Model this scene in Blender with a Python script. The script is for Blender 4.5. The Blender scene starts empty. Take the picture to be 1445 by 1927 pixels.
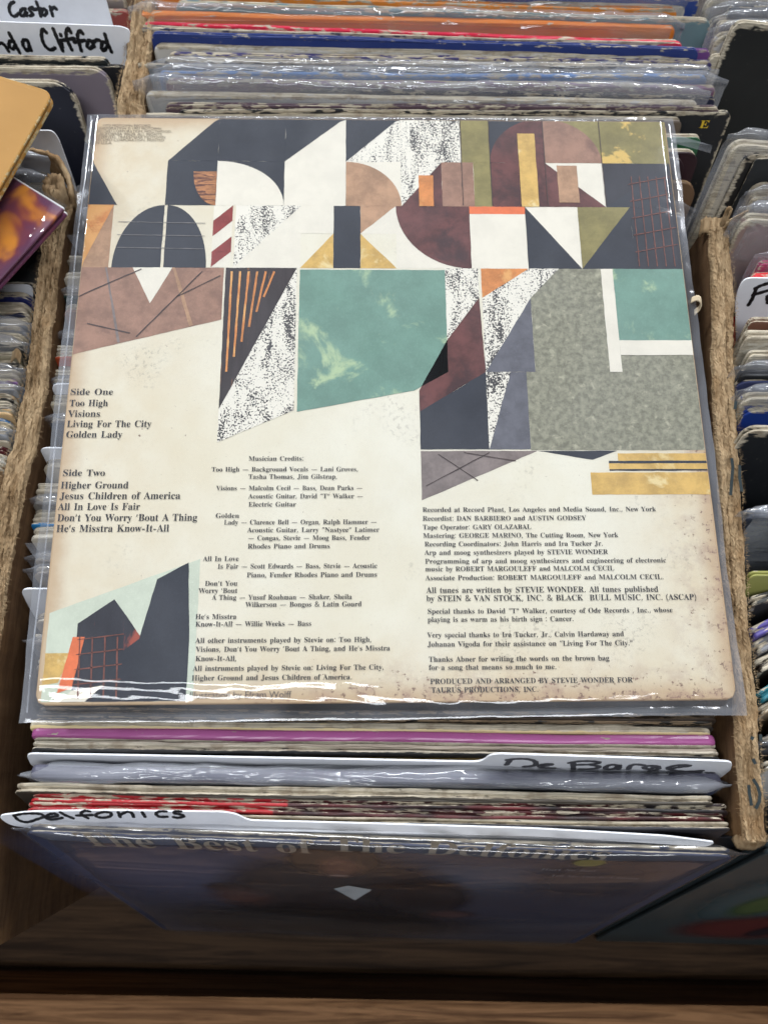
import bpy, bmesh, math, random
from mathutils import Vector, Matrix, noise

# ------------------------------------------------------------------ camera
CAM_R = Matrix(((0.9997583438, 0.0033246172, -0.0217301833),
                (-0.0090362515, 0.9632759006, -0.2683614828),
                (0.0200399627, 0.2684929909, 0.9630731611)))
CAM_C = Vector((-0.009768416, -0.170546645, 0.366467106))
F_PX, W_PX, H_PX = 1500.0, 1445.0, 1927.0
scene = bpy.context.scene
col = scene.collection
cd = bpy.data.cameras.new('camera'); cam = bpy.data.objects.new('camera', cd); col.objects.link(cam)
cam.matrix_world = Matrix.Translation(CAM_C) @ CAM_R.to_4x4()
cd.sensor_fit = 'VERTICAL'; cd.sensor_height = 36.0; cd.sensor_width = 27.0
cd.lens = F_PX / H_PX * 36.0
cd.clip_start = 0.01; cd.clip_end = 50
cd.dof.use_dof = True; cd.dof.focus_distance = 0.385; cd.dof.aperture_fstop = 9.0
scene.camera = cam
# ------------------------------------------------------------------ world, ceiling lamps, exposure
wd = bpy.data.worlds.new('World'); scene.world = wd; wd.use_nodes = True
wd.node_tree.nodes['Background'].inputs[0].default_value = (0.86, 0.93, 1.0, 1)
wd.node_tree.nodes['Background'].inputs[1].default_value = 0.13
def ceiling_lamp(loc, aim, sx, sy, power, colr):
    l = bpy.data.lights.new('ceiling_lamp', 'AREA'); l.shape = 'RECTANGLE'; l.size = sx; l.size_y = sy
    l.energy = power; l.color = colr
    o = bpy.data.objects.new('ceiling_lamp', l); col.objects.link(o)
    o.location = loc
    o.rotation_euler = (Vector(aim) - Vector(loc)).to_track_quat('-Z', 'Y').to_euler()
ceiling_lamp((-0.15, -0.62, 1.9), (0, -.1, 0), 1.9, 0.30, 25, (0.94, 0.97, 1.0))
ceiling_lamp((-1.75, 1.95, 1.8), (0, 0, 0), 0.16, 1.0, 62, (0.93, 0.97, 1.0))
ceiling_lamp((1.55, 2.15, 1.8), (0, 0, 0), 0.16, 1.2, 46, (0.96, 0.97, 1.0))
ceiling_lamp((0.2, 2.95, 2.0), (0, 0, 0), 1.8, 0.16, 66, (0.93, 0.97, 1.0))
vs = scene.view_settings
vs.view_transform = 'Standard'; vs.look = 'None'; vs.exposure = 0.0; vs.gamma = 1.0; vs.use_curve_mapping = False
scene.cycles.transparent_max_bounces = 32
scene.cycles.max_bounces = 3; scene.cycles.diffuse_bounces = 2; scene.cycles.glossy_bounces = 2; scene.cycles.transmission_bounces = 2
scene.cycles.use_adaptive_sampling = True; scene.cycles.adaptive_threshold = .05
scene.cycles.caustics_reflective = False; scene.cycles.caustics_refractive = False

# ------------------------------------------------------------------ helpers
LEAN = math.radians(19.0)
S = 0.3143                                      # side of a 12 inch jacket
rnd = random.Random(7)
def ray(u, v):
    return CAM_R @ Vector(((u - W_PX / 2) / F_PX, -(v - H_PX / 2) / F_PX, -1.0))
def on(u, v, z):                                # survey point of the photograph at height z
    d = ray(u, v); return CAM_C + d * ((z - CAM_C.z) / d.z)
def wav(seed, amp=1.0):
    r = random.Random(seed)
    ks = [(r.uniform(.6, 1.4) * f, r.uniform(0, 6.28), a) for f, a in ((14, 1), (33, .7), (80, .45), (190, .3), (420, .2))]
    return lambda x: amp * sum(a * math.sin(k * x + p) for k, p, a in ks) / 2.2
def mesh_obj(name, verts, faces, mat, parent=None, smooth=False, M=None):
    me = bpy.data.meshes.new(name); me.from_pydata([tuple(v) for v in verts], [], faces); me.update()
    bm = bmesh.new(); bm.from_mesh(me); bmesh.ops.recalc_face_normals(bm, faces=bm.faces); bm.to_mesh(me); bm.free()
    if smooth:
        me.polygons.foreach_set('use_smooth', [True] * len(me.polygons))
    if mat: me.materials.append(mat)
    o = bpy.data.objects.new(name, me); col.objects.link(o)
    if parent: o.parent = parent
    if M is not None: o.matrix_world = M
    return o
def tag(o, label, cat, group=None):
    o['label'] = label; o['category'] = cat
    if group: o['group'] = group
    return o
def empty(name, M):
    o = bpy.data.objects.new(name, None); col.objects.link(o); o.matrix_world = M; o.empty_display_size = .02
    return o
def child(o, parent):
    """o is already built in the local frame of parent"""
    o.parent = parent
    return o

# ------------------------------------------------------------------ materials
def nmat(name):
    m = bpy.data.materials.new(name); m.use_nodes = True
    nt = m.node_tree; b = nt.nodes['Principled BSDF']
    return m, nt, b
class N:
    """small node builder"""
    def __init__(s, nt): s.nt = nt
    def new(s, t, **kw):
        n = s.nt.nodes.new(t)
        for k, v in kw.items(): setattr(n, k, v)
        return n
    def lk(s, a, b): s.nt.links.new(a, b)
    def val(s, sock, v):
        if hasattr(v, 'is_output') or isinstance(v, bpy.types.NodeSocket): s.lk(v, sock)
        else: sock.default_value = v
    def m(s, op, a, b=0.0, c=0.0, clamp=False):
        n = s.new('ShaderNodeMath', operation=op, use_clamp=clamp)
        s.val(n.inputs[0], a); s.val(n.inputs[1], b); s.val(n.inputs[2], c)
        return n.outputs[0]
    def mix(s, f, a, b, mode='MIX'):
        n = s.new('ShaderNodeMix', data_type='RGBA', blend_type=mode)
        s.val(n.inputs[0], f)
        s.val(n.inputs[6], a if not isinstance(a, tuple) else (*a, 1)); s.val(n.inputs[7], b if not isinstance(b, tuple) else (*b, 1))
        return n.outputs[2]
    def obj(s):
        return s.new('ShaderNodeTexCoord').outputs['Object']
    def sep(s, v):
        n = s.new('ShaderNodeSeparateXYZ'); s.lk(v, n.inputs[0]); return n.outputs
    def scale(s, v, sc, loc=(0, 0, 0)):
        n = s.new('ShaderNodeMapping'); s.lk(v, n.inputs[0]); n.inputs['Scale'].default_value = sc; n.inputs['Location'].default_value = loc
        return n.outputs[0]
    def noise(s, v, sc, det=4, rough=.55, dist=0):
        n = s.new('ShaderNodeTexNoise'); s.lk(v, n.inputs['Vector'])
        n.inputs['Scale'].default_value = sc; n.inputs['Detail'].default_value = det
        n.inputs['Roughness'].default_value = rough; n.inputs['Distortion'].default_value = dist
        return n.outputs['Fac']
    def ramp(s, v, lo, hi, a=0.0, b=1.0):
        n = s.new('ShaderNodeMapRange', interpolation_type='SMOOTHSTEP')
        s.val(n.inputs['Value'], v); n.inputs['From Min'].default_value = lo; n.inputs['From Max'].default_value = hi
        n.inputs['To Min'].default_value = a; n.inputs['To Max'].default_value = b
        return n.outputs[0]
    def bump(s, h, strength, dist, b):
        n = s.new('ShaderNodeBump'); n.inputs['Strength'].default_value = strength; n.inputs['Distance'].default_value = dist
        s.lk(h, n.inputs['Height']); s.lk(n.outputs[0], b.inputs['Normal'])
def rgb(r, g, b):                               # 8 bit display colour -> scene linear
    f = lambda c: (c / 255 / 12.92) if c <= 10 else ((c / 255 + .055) / 1.055) ** 2.4
    return (f(r), f(g), f(b))
PAPER = rgb(208, 197, 176)
_cache = {}
def jacket_mat(colr, wear=.004, paper=PAPER, remnant=.42, split=None, rough=.45, side=.6, seed=0, band=None, fy=None):
    key = ('j', colr, wear, paper, remnant, split, rough, side, seed % 5, band, fy)
    if key in _cache: return _cache[key]
    m, nt, b = nmat('worn_jacket'); n = N(nt)
    o = n.scale(n.obj(), (1, 1, 1), (seed % 5 * 1.7, seed % 3 * .9, seed % 5 * .31))
    x, y, z = n.sep(n.obj())
    dt = n.m('MULTIPLY', z, -1.0)
    ds = n.m('DIVIDE', n.m('SUBTRACT', S / 2, n.m('ABSOLUTE', x)), side)
    d = n.m('MINIMUM', dt, ds)
    st = n.scale(o, (.35, 1, 1))
    n1 = n.noise(st, 420, 5, .62)
    d2 = n.m('ADD', d, n.m('MULTIPLY', n.m('SUBTRACT', n1, .5), wear * 2.6))
    mask = n.ramp(d2, wear * .35, wear * .75, 1, 0)
    n2 = n.noise(n.scale(o, (.3, 1.2, 1.2)), 330, 4, .62)
    rem = n.ramp(n2, remnant - .015, remnant + .02, 0, 1)       # flakes of print still left on the rim
    mask = n.m('MULTIPLY', mask, rem)
    if fy: mask = n.m('MULTIPLY', mask, n.ramp(n.m('ADD', y, n.m('MULTIPLY', n.m('SUBTRACT', n1, .5), fy * 1.6)), -fy * 1.0, -fy * .75))
    base = colr
    if split:
        x0, c2 = split
        base = n.mix(n.ramp(x, x0 - .0006, x0 + .0006), colr, c2)
    if band:
        z0, c2 = band
        base = n.mix(n.ramp(n.m('ADD', z, n.m('MULTIPLY', n1, .002)), z0 - .001, z0 + .001), c2, base)
    n3 = n.noise(o, 420, 2, .7)
    n4 = n.noise(o, 26, 3, .6)
    base = n.mix(n.ramp(n4, .35, .75, 0, .22), base, tuple(min(1, c * 1.5 + .02) for c in colr))
    base = n.mix(n.ramp(n3, .68, .76, 0, .12), base, paper)
    pap = n.mix(n.ramp(n.noise(n.scale(o, (.02, 1, 1)), 1500, 4, .7), .34, .62), tuple(c * .42 for c in paper), paper)
    pap = n.mix(n.ramp(n.noise(o, 90, 4, .65), .46, .68, 0, .6), pap, rgb(118, 100, 80))
    n.lk(n.mix(mask, base, pap), b.inputs['Base Color'])
    n.lk(n.m('MULTIPLY_ADD', mask, .9 - rough, rough), b.inputs['Roughness'])
    b.inputs['Specular IOR Level'].default_value = .35
    _cache[key] = m; return m
def ink(colr, mottle=.35, scale=55, second=None, lo=.5, hi=.62, rough=.55, streak=None, grain=.12):
    key = ('i', colr, mottle, scale, second, lo, hi, streak)
    if key in _cache: return _cache[key]
    m, nt, b = nmat('printed_ink'); n = N(nt); o = n.obj()
    if streak: v = n.scale(o, streak)
    else: v = o
    dark = tuple(c * (1 - mottle) for c in colr); lite = tuple(min(1, c * (1 + mottle * .8)) for c in colr)
    c = n.mix(n.ramp(n.noise(v, scale, 7, .68), .32, .68), dark, lite)
    if second: c = n.mix(n.ramp(n.noise(v, scale * .7, 6, .62, .4), lo, hi), c, second)
    c = n.mix(n.ramp(n.noise(o, 900, 3, .8), .5, .8, 0, grain * 2), c, tuple(min(1, q * 1.8 + .02) for q in colr))
    c = n.mix(n.ramp(n.noise(o, 210, 6, .75), .71, .76, 0, .6), c, rgb(205, 190, 165))
    n.lk(c, b.inputs['Base Color']); b.inputs['Roughness'].default_value = rough
    b.inputs['Specular IOR Level'].default_value = .25
    _cache[key] = m; return m
def stipple(dens=.5, ground=rgb(230, 224, 210)):
    key = ('s', dens)
    if key in _cache: return _cache[key]
    m, nt, b = nmat('stippled_print'); n = N(nt); o = n.obj()
    cl = n.noise(n.scale(o, (1.6, .55, 1)), 62, 4, .6, 1.2)
    fn = n.noise(o, 1150, 2, .5)
    k = n.m('ADD', n.m('MULTIPLY', n.m('SUBTRACT', cl, .5), .9), fn)
    c = n.mix(n.ramp(k, .60 - .1 * dens, .63 - .1 * dens), ground, rgb(58, 55, 56))
    n.lk(c, b.inputs['Base Color']); b.inputs['Roughness'].default_value = .55
    _cache[key] = m; return m
def plain(name, colr, rough=.5, spec=.4, bump=0, bscale=300, var=.0, metal=0, coat=0):
    key = ('p', name, colr, rough)
    if key in _cache: return _cache[key]
    m, nt, b = nmat(name); n = N(nt); o = n.obj()
    v = n.noise(o, 70, 5, .65)
    n.lk(n.mix(n.ramp(v, .3, .7), tuple(c * (1 - var) for c in colr), tuple(min(1, c * (1 + var)) for c in colr)), b.inputs['Base Color'])
    b.inputs['Roughness'].default_value = rough; b.inputs['Specular IOR Level'].default_value = spec
    b.inputs['Coat Weight'].default_value = coat
    if bump: n.bump(n.noise(o, bscale, 5, .65), bump, .0005, b)
    _cache[key] = m; return m
def film_mat(haze=.10, bump=.25, gloss=.16, scale=(30, 30, 30), seed=0):
    key = ('f', haze, bump, gloss, scale)
    if key in _cache: return _cache[key]
    m = bpy.data.materials.new('clear_film'); m.use_nodes = True; nt = m.node_tree; nt.nodes.clear(); n = N(nt)
    out = n.new('ShaderNodeOutputMaterial')
    tr = n.new('ShaderNodeBsdfTransparent'); tr.inputs[0].default_value = (.955, .96, .97, 1)
    gl = n.new('ShaderNodeBsdfGlossy'); gl.inputs['Roughness'].default_value = gloss; gl.inputs[0].default_value = (1, 1, 1, 1)
    df = n.new('ShaderNodeBsdfDiffuse'); df.inputs[0].default_value = (.62, .64, .70, 1)
    o = n.obj()
    h = n.noise(n.scale(o, scale), 1.0, 3, .55, .6)
    bm_ = n.new('ShaderNodeBump'); bm_.inputs['Strength'].default_value = bump; bm_.inputs['Distance'].default_value = .012
    n.lk(h, bm_.inputs['Height']); n.lk(bm_.outputs[0], gl.inputs['Normal'])
    lw = n.new('ShaderNodeLayerWeight'); lw.inputs['Blend'].default_value = .5; n.lk(bm_.outputs[0], lw.inputs['Normal'])
    fr = n.m('MULTIPLY_ADD', n.m('POWER', lw.outputs['Facing'], 5.0), .6, .05, clamp=True)
    hz = n.m('MULTIPLY', n.ramp(h, .3, .7, .35, 1.3), haze)
    m1 = n.new('ShaderNodeMixShader'); n.lk(hz, m1.inputs[0]); n.lk(tr.outputs[0], m1.inputs[1]); n.lk(df.outputs[0], m1.inputs[2])
    m2 = n.new('ShaderNodeMixShader'); n.lk(fr, m2.inputs[0]); n.lk(m1.outputs[0], m2.inputs[1]); n.lk(gl.outputs[0], m2.inputs[2])
    n.lk(m2.outputs[0], out.inputs[0])
    _cache[key] = m; return m
def cardboard_mat(shade=1.0, seed=0, inner=False):
    key = ('cb', shade, seed, inner)
    if key in _cache: return _cache[key]
    m, nt, b = nmat('cardboard'); n = N(nt); o = n.obj()
    st = n.scale(o, (1, .12, 1))
    a = rgb(122, 98, 70); c2 = rgb(178, 154, 122)
    if inner: a = rgb(84, 62, 44); c2 = rgb(112, 86, 62)  # wall sides: same board, with the dim light there put into darker browns
    c = n.mix(n.ramp(n.noise(st, 170, 7, .7), .3, .68), a, c2)
    c = n.mix(n.ramp(n.noise(o, 30, 5, .6), .48, .7, 0, .5), c, rgb(132, 98, 62))
    c = n.mix(n.ramp(n.noise(st, 420, 5, .75), .58, .7, 0, .55), c, rgb(204, 180, 144) if not inner else rgb(104, 80, 58))
    c = n.mix(n.ramp(n.noise(o, 95, 6, .7), .6, .7, 0, .5), c, rgb(84, 60, 38))
    n.lk(c, b.inputs['Base Color']); b.inputs['Roughness'].default_value = .92; b.inputs['Specular IOR Level'].default_value = .1
    n.bump(n.noise(st, 800, 6, .75), .7, .0009, b)
    _cache[key] = m; return m
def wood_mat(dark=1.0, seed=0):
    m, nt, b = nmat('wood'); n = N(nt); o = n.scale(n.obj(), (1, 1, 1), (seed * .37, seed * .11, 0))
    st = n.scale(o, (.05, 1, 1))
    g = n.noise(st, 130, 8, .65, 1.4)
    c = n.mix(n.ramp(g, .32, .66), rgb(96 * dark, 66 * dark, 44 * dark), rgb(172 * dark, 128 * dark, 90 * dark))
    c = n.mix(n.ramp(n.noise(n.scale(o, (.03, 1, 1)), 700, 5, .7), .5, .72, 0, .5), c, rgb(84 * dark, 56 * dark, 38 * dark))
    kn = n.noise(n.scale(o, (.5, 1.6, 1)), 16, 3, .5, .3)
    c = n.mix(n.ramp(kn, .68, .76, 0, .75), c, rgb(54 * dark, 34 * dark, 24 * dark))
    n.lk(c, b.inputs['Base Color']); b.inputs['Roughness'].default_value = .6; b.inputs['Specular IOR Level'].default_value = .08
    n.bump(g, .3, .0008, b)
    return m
M_CARD = plain('white_plastic_card', rgb(238, 240, 246), .38, .45, .12, 500, .03)
M_MARK = plain('marker_ink', rgb(28, 28, 31), .4, .4, 0, 300, .25)
M_TEXT = plain('text_ink', rgb(58, 57, 60), .6, .2, 0, 300, .12)
M_FILM = film_mat(.16, .5, .12)
M_FILM2 = film_mat(.26, .8, .16, (9, 60, 60))
# ------------------------------------------------------------------ building blocks
def slab_outline(w, h, rc, inset, ntop=46, nside=14, jit=None):
    hw = w / 2 - inset; top = -inset; bot = -h + inset; r = max(rc - inset, .0004)
    pts = []
    for i in range(ntop + 1):
        t = i / ntop; x = -hw + r + (2 * hw - 2 * r) * t; pts.append((x, top))
    for k in range(1, 5):
        a = math.pi / 2 * (1 - k / 5); pts.append((hw - r + r * math.cos(a), top - r + r * math.sin(a)))
    for i in range(nside + 1):
        t = i / nside; pts.append((hw, top - r + (bot - top + 2 * r) * t))
    pts.append((hw - r * .3, bot + r * .3))
    for i in range(5):
        t = i / 4; pts.append((hw - r - (2 * hw - 2 * r) * t, bot))
    pts.append((-hw + r * .3, bot + r * .3))
    for i in range(nside + 1):
        t = i / nside; pts.append((-hw, bot + r + (top - bot - 2 * r) * t))
    for k in range(1, 5):
        a = math.pi / 2 * (1 + 1 - k / 5); pts.append((-hw + r + r * math.cos(a), top - r + r * math.sin(a)))
    return pts
def slab_mesh(w, h, t, rc, kind='open', seed=0, rough=1.0, bow=0.0):
    """jacket standing in its local xz plane, its upper edge at z = 0, its face towards -y"""
    wy = wav(seed, .0005 * rough); wz = wav(seed + 1, .00035 * rough); wt = wav(seed + 2, .10 * rough)
    if kind == 'open':
        prof = [(.0006, -.5), (.0001, -.44), (0, -.34), (.0002, -.18), (.0016, -.07), (.0016, .07), (.0003, .18), (0, .34), (.0001, .44), (.0006, .5)]
    elif kind == 'thin':
        prof = [(.0006, -.5), (.0002, -.45), (0, -.3), (0, .3), (.0002, .45), (.0006, .5)]
    else:
        prof = [(.34 * t, -.5), (.12 * t, -.43), (.02 * t, -.25), (0, 0), (.02 * t, .25), (.12 * t, .43), (.34 * t, .5)]
    V, Fc = [], []; n = None
    for ins, yy in prof:
        o = slab_outline(w, h, rc, ins)
        n = len(o)
        for i, (x, z) in enumerate(o):
            fall = max(0, 1 + z / .03) if z > -.03 else 0
            tt = 1 + wt(x * 1.3) * fall
            V.append((x, yy * t * tt + wy(x) * fall + bow * (x / (w / 2)) ** 2, z + wz(x + yy * .02) * fall))
    m = len(prof)
    for k in range(m - 1):
        for i in range(n):
            j = (i + 1) % n
            Fc.append((k * n + i, k * n + j, (k + 1) * n + j, (k + 1) * n + i))
    Fc.append(tuple(range(n))); Fc.append(tuple(range((m - 1) * n, m * n)))
    return V, Fc
def edge_frame(pl, pr, lean=LEAN, roll=0.0):
    """frame at the middle of an upper edge from pl to pr: x along it, z up the leaning face, -y out of the face"""
    ex = (pr - pl).normalized()
    up = Vector((0, math.sin(lean), math.cos(lean)))
    ey = up.cross(ex).normalized()
    up = ex.cross(ey).normalized()
    M = Matrix((ex, ey, up)).transposed().to_4x4()
    return Matrix.Translation((pl + pr) / 2) @ M @ Matrix.Rotation(roll, 4, 'Y')
def film_sheet(w, h, t, lift, seed, puff=.0012, hem=.012, nx=70, nz=14, rise=0.006, gap=.0004, cut=0.0):
    """open polythene sleeve round a jacket: two wavy sheets that meet along the sides and stand up above the jacket"""
    hw = w / 2
    a = wav(seed, 1); b = wav(seed + 5, 1); c = wav(seed + 9, 1)
    V, Fc = [], []
    zs = [rise, rise - .0015, rise - .004, rise - .007, rise - .011, rise - .016, rise - .024, rise - .04, rise - .07, rise - .12, rise - .19, rise - .26, -h - .002]
    rows = [(-1.0, z, k) for k, z in reversed(list(enumerate(zs)))]
    rows += [(-math.cos(q * math.pi / 6), rise + (t * .35 + .0008) * math.sin(q * math.pi / 6), 0) for q in range(1, 6)]      # folded lip
    rows += [(1.0, z, k) for k, z in enumerate(zs)]
    for sf, z, zi in rows:
        side = 1 if sf > 0 else -1
        for i in range(nx + 1):
            x = -hw + w * i / nx
            e = min(1, (hw - abs(x)) / hem); e = e * e * (3 - 2 * e)
            topf = max(0, min(1, (rise - z) / (rise + .001)))
            y = sf * e * (t / 2 + gap + puff * (.5 + .5 * a(x + min(z, rise) * 2 + side * abs(sf))) * (.35 + .65 * topf))
            y += .0011 * b(x * 1.2 + z * 3) * (1 - .6 * topf)
            lip = 1 - min(1, zi / 4)
            zz = z + (.0016 * c(x) + .0011 * a(x * 2.1)) * lip - (1 - e) * .004 * lip
            V.append((x, y - .0015 * (1 - topf), zz))
    row = nx + 1
    for k in range(len(rows) - 1):
        for i in range(nx):
            Fc.append((k * row + i, k * row + i + 1, (k + 1) * row + i + 1, (k + 1) * row + i))
    return V, Fc
_recs = []
def record(label, L, R, z, t, colr, kind='open', wear=.004, remnant=.42, rc=.004, split=None, film=False, lean=LEAN, seed=None,
           group=None, anchor=None, paper=PAPER, rough=1.0, roll=0.0, fmat=None, rise=.006, band=None, w=S, zr=None, gl=.45, hem=.012, bow=0, name='record', zfit=False, gap=.0004, puff=.0012, fy=.30):
    """one jacket, by the two ends of its upper edge in the photograph and its height above the album plane"""
    seed = len(_recs) * 13 + 5 if seed is None else seed
    if isinstance(L, Vector): pl, pr = L, R
    else:
        if zfit:                                   # lower it until the span seen is one jacket wide
            for _ in range(30):
                q = (on(*R, z) - on(*L, z)).length
                z = max(-.03, min(.004, z - (w - q) * .8))
        pl = on(*L, z); pr = on(*R, z if zr is None else zr)
    ex = (pr - pl).normalized()
    if anchor == 'L': pr = pl + ex * w
    elif anchor == 'R': pl = pr - ex * w
    M = edge_frame(pl, pr, lean, roll)
    mat = jacket_mat(colr, wear, paper, remnant, split, gl, .7, seed, band, fy * t if fy else None)
    V, Fc = slab_mesh(w, w, t, rc, kind, seed, rough, bow)
    if film:
        e = empty(name, M); tag(e, label, 'record', group)
        j = mesh_obj('jacket', V, Fc, mat, e)
        fv, ff = film_sheet(w + .010, w, t, 0, seed, rise=rise, hem=hem, gap=gap, puff=puff)
        mesh_obj('plastic_sleeve', fv, ff, fmat or M_FILM, e, True)
        _recs.append(e); return e, j, M
    o = mesh_obj(name, V, Fc, mat, None, False, M); tag(o, label, 'record', group)
    _recs.append(o); return o, o, M
def to_face(M, u, v, y):
    """where the sight line of pixel (u, v) meets the plane y of frame M, in local coordinates"""
    Mi = M.inverted(); c = Mi @ CAM_C; d = Mi.to_3x3() @ ray(u, v)
    p = c + d * ((y - c.y) / d.y); return p
def ribbon(name, strokes, wdt, mat, parent, P, nrm_axis='y', y=0.0):
    """felt-pen strokes as one flat mesh; points already in the local plane (a, b)"""
    V, Fc = [], []
    def put(a, b, o): V.append((a, y - o, b) if nrm_axis == 'y' else (a, b, y + o))
    lvl = 0
    for st in strokes:
        pts = [Vector(p) for p in st]
        fine = []
        for i in range(len(pts) - 1):                        # catmull-rom
            p0 = pts[max(i - 1, 0)]; p1 = pts[i]; p2 = pts[i + 1]; p3 = pts[min(i + 2, len(pts) - 1)]
            for k in range(6):
                t = k / 6
                fine.append(.5 * ((2 * p1) + (p2 - p0) * t + (2 * p0 - 5 * p1 + 4 * p2 - p3) * t * t + (3 * p1 - p0 - 3 * p2 + p3) * t ** 3))
        fine.append(pts[-1])
        lvl += 1; off = .000006 * lvl
        base = len(V)
        for i, p in enumerate(fine):
            d = (fine[min(i + 1, len(fine) - 1)] - fine[max(i - 1, 0)])
            d = d.normalized() if d.length > 0 else Vector((1, 0))
            nn = Vector((-d.y, d.x)) * wdt / 2 * (1 + .12 * math.sin(i * 1.7 + lvl))
            put(*(p + nn), off); put(*(p - nn), off)
        for i in range(len(fine) - 1):
            Fc.append((base + 2 * i, base + 2 * i + 1, base + 2 * i + 3, base + 2 * i + 2))
        for p in (fine[0], fine[-1]):                        # round ends
            off += .000003; b0 = len(V)
            for k in range(10): put(p.x + wdt * .5 * math.cos(k * .6283), p.y + wdt * .5 * math.sin(k * .6283), off)
            Fc.append(tuple(range(b0, b0 + 10)))
    return mesh_obj(name, V, Fc, mat, parent)
def card(label, L, R, z, poly, lean=LEAN, thick=.0008, group=None, zr=None, bend=None, name='divider_card'):
    """white index card: poly is its outline in photograph points, read on the leaning plane through the edge L-R"""
    pl = on(*L, z); pr = on(*R, z if zr is None else zr)
    M = edge_frame(pl, pr, lean)
    pts = []
    for q in poly:
        p = to_face(M, q[0], q[1], 0); pts.append(Vector((p.x, p.z)))
    return card_local(label, M, pts, thick, group, bend, name), M
def round_poly(pts, r=.005, n=5):
    out = []
    m = len(pts)
    for i in range(m):
        a, b, c = pts[i - 1], pts[i], pts[(i + 1) % m]
        d1 = (a - b); d2 = (c - b); rr = min(r, d1.length * .45, d2.length * .45)
        s = b + d1.normalized() * rr; e = b + d2.normalized() * rr
        for k in range(n + 1):
            t = k / n; out.append(s * (1 - t) ** 2 + b * 2 * t * (1 - t) + e * t * t)
    return out
def card_local(label, M, pts, thick, group, bend, name):
    o2 = round_poly(pts)
    dense = []
    for i in range(len(o2)):
        a, b = o2[i], o2[(i + 1) % len(o2)]; k = max(1, int((b - a).length / .012))
        for q in range(k): dense.append(a + (b - a) * q / k)
    V, Fc = [], []; n = len(dense)
    f = bend or (lambda x, z: 0)
    for y in (-thick / 2, thick / 2):
        V += [(p.x, y + f(p.x, p.y), p.y) for p in dense]
    Fc = [(i, (i + 1) % n, n + (i + 1) % n, n + i) for i in range(n)]
    bm = bmesh.new()
    vs_ = [bm.verts.new(v) for v in V]
    for q in Fc: bm.faces.new([vs_[i] for i in q])
    fr = bm.faces.new(vs_[:n]); bk = bm.faces.new(vs_[n:][::-1])
    if bend: bmesh.ops.triangulate(bm, faces=[fr, bk])
    bmesh.ops.recalc_face_normals(bm, faces=bm.faces)
    me = bpy.data.meshes.new(name); bm.to_mesh(me); bm.free(); me.materials.append(M_CARD)
    o = bpy.data.objects.new(name, me); col.objects.link(o); o.matrix_world = M
    return tag(o, label, 'divider card', group)
def strokes_on(M, strokes, org, sc, y=0.0, fn=None):
    out = []
    for st in strokes:
        s = []
        for a, b in st:
            p = to_face(M, org[0] + a / sc, org[1] + b / sc, y); s.append((p.x, p.z))
        out.append(s)
    return out
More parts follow.
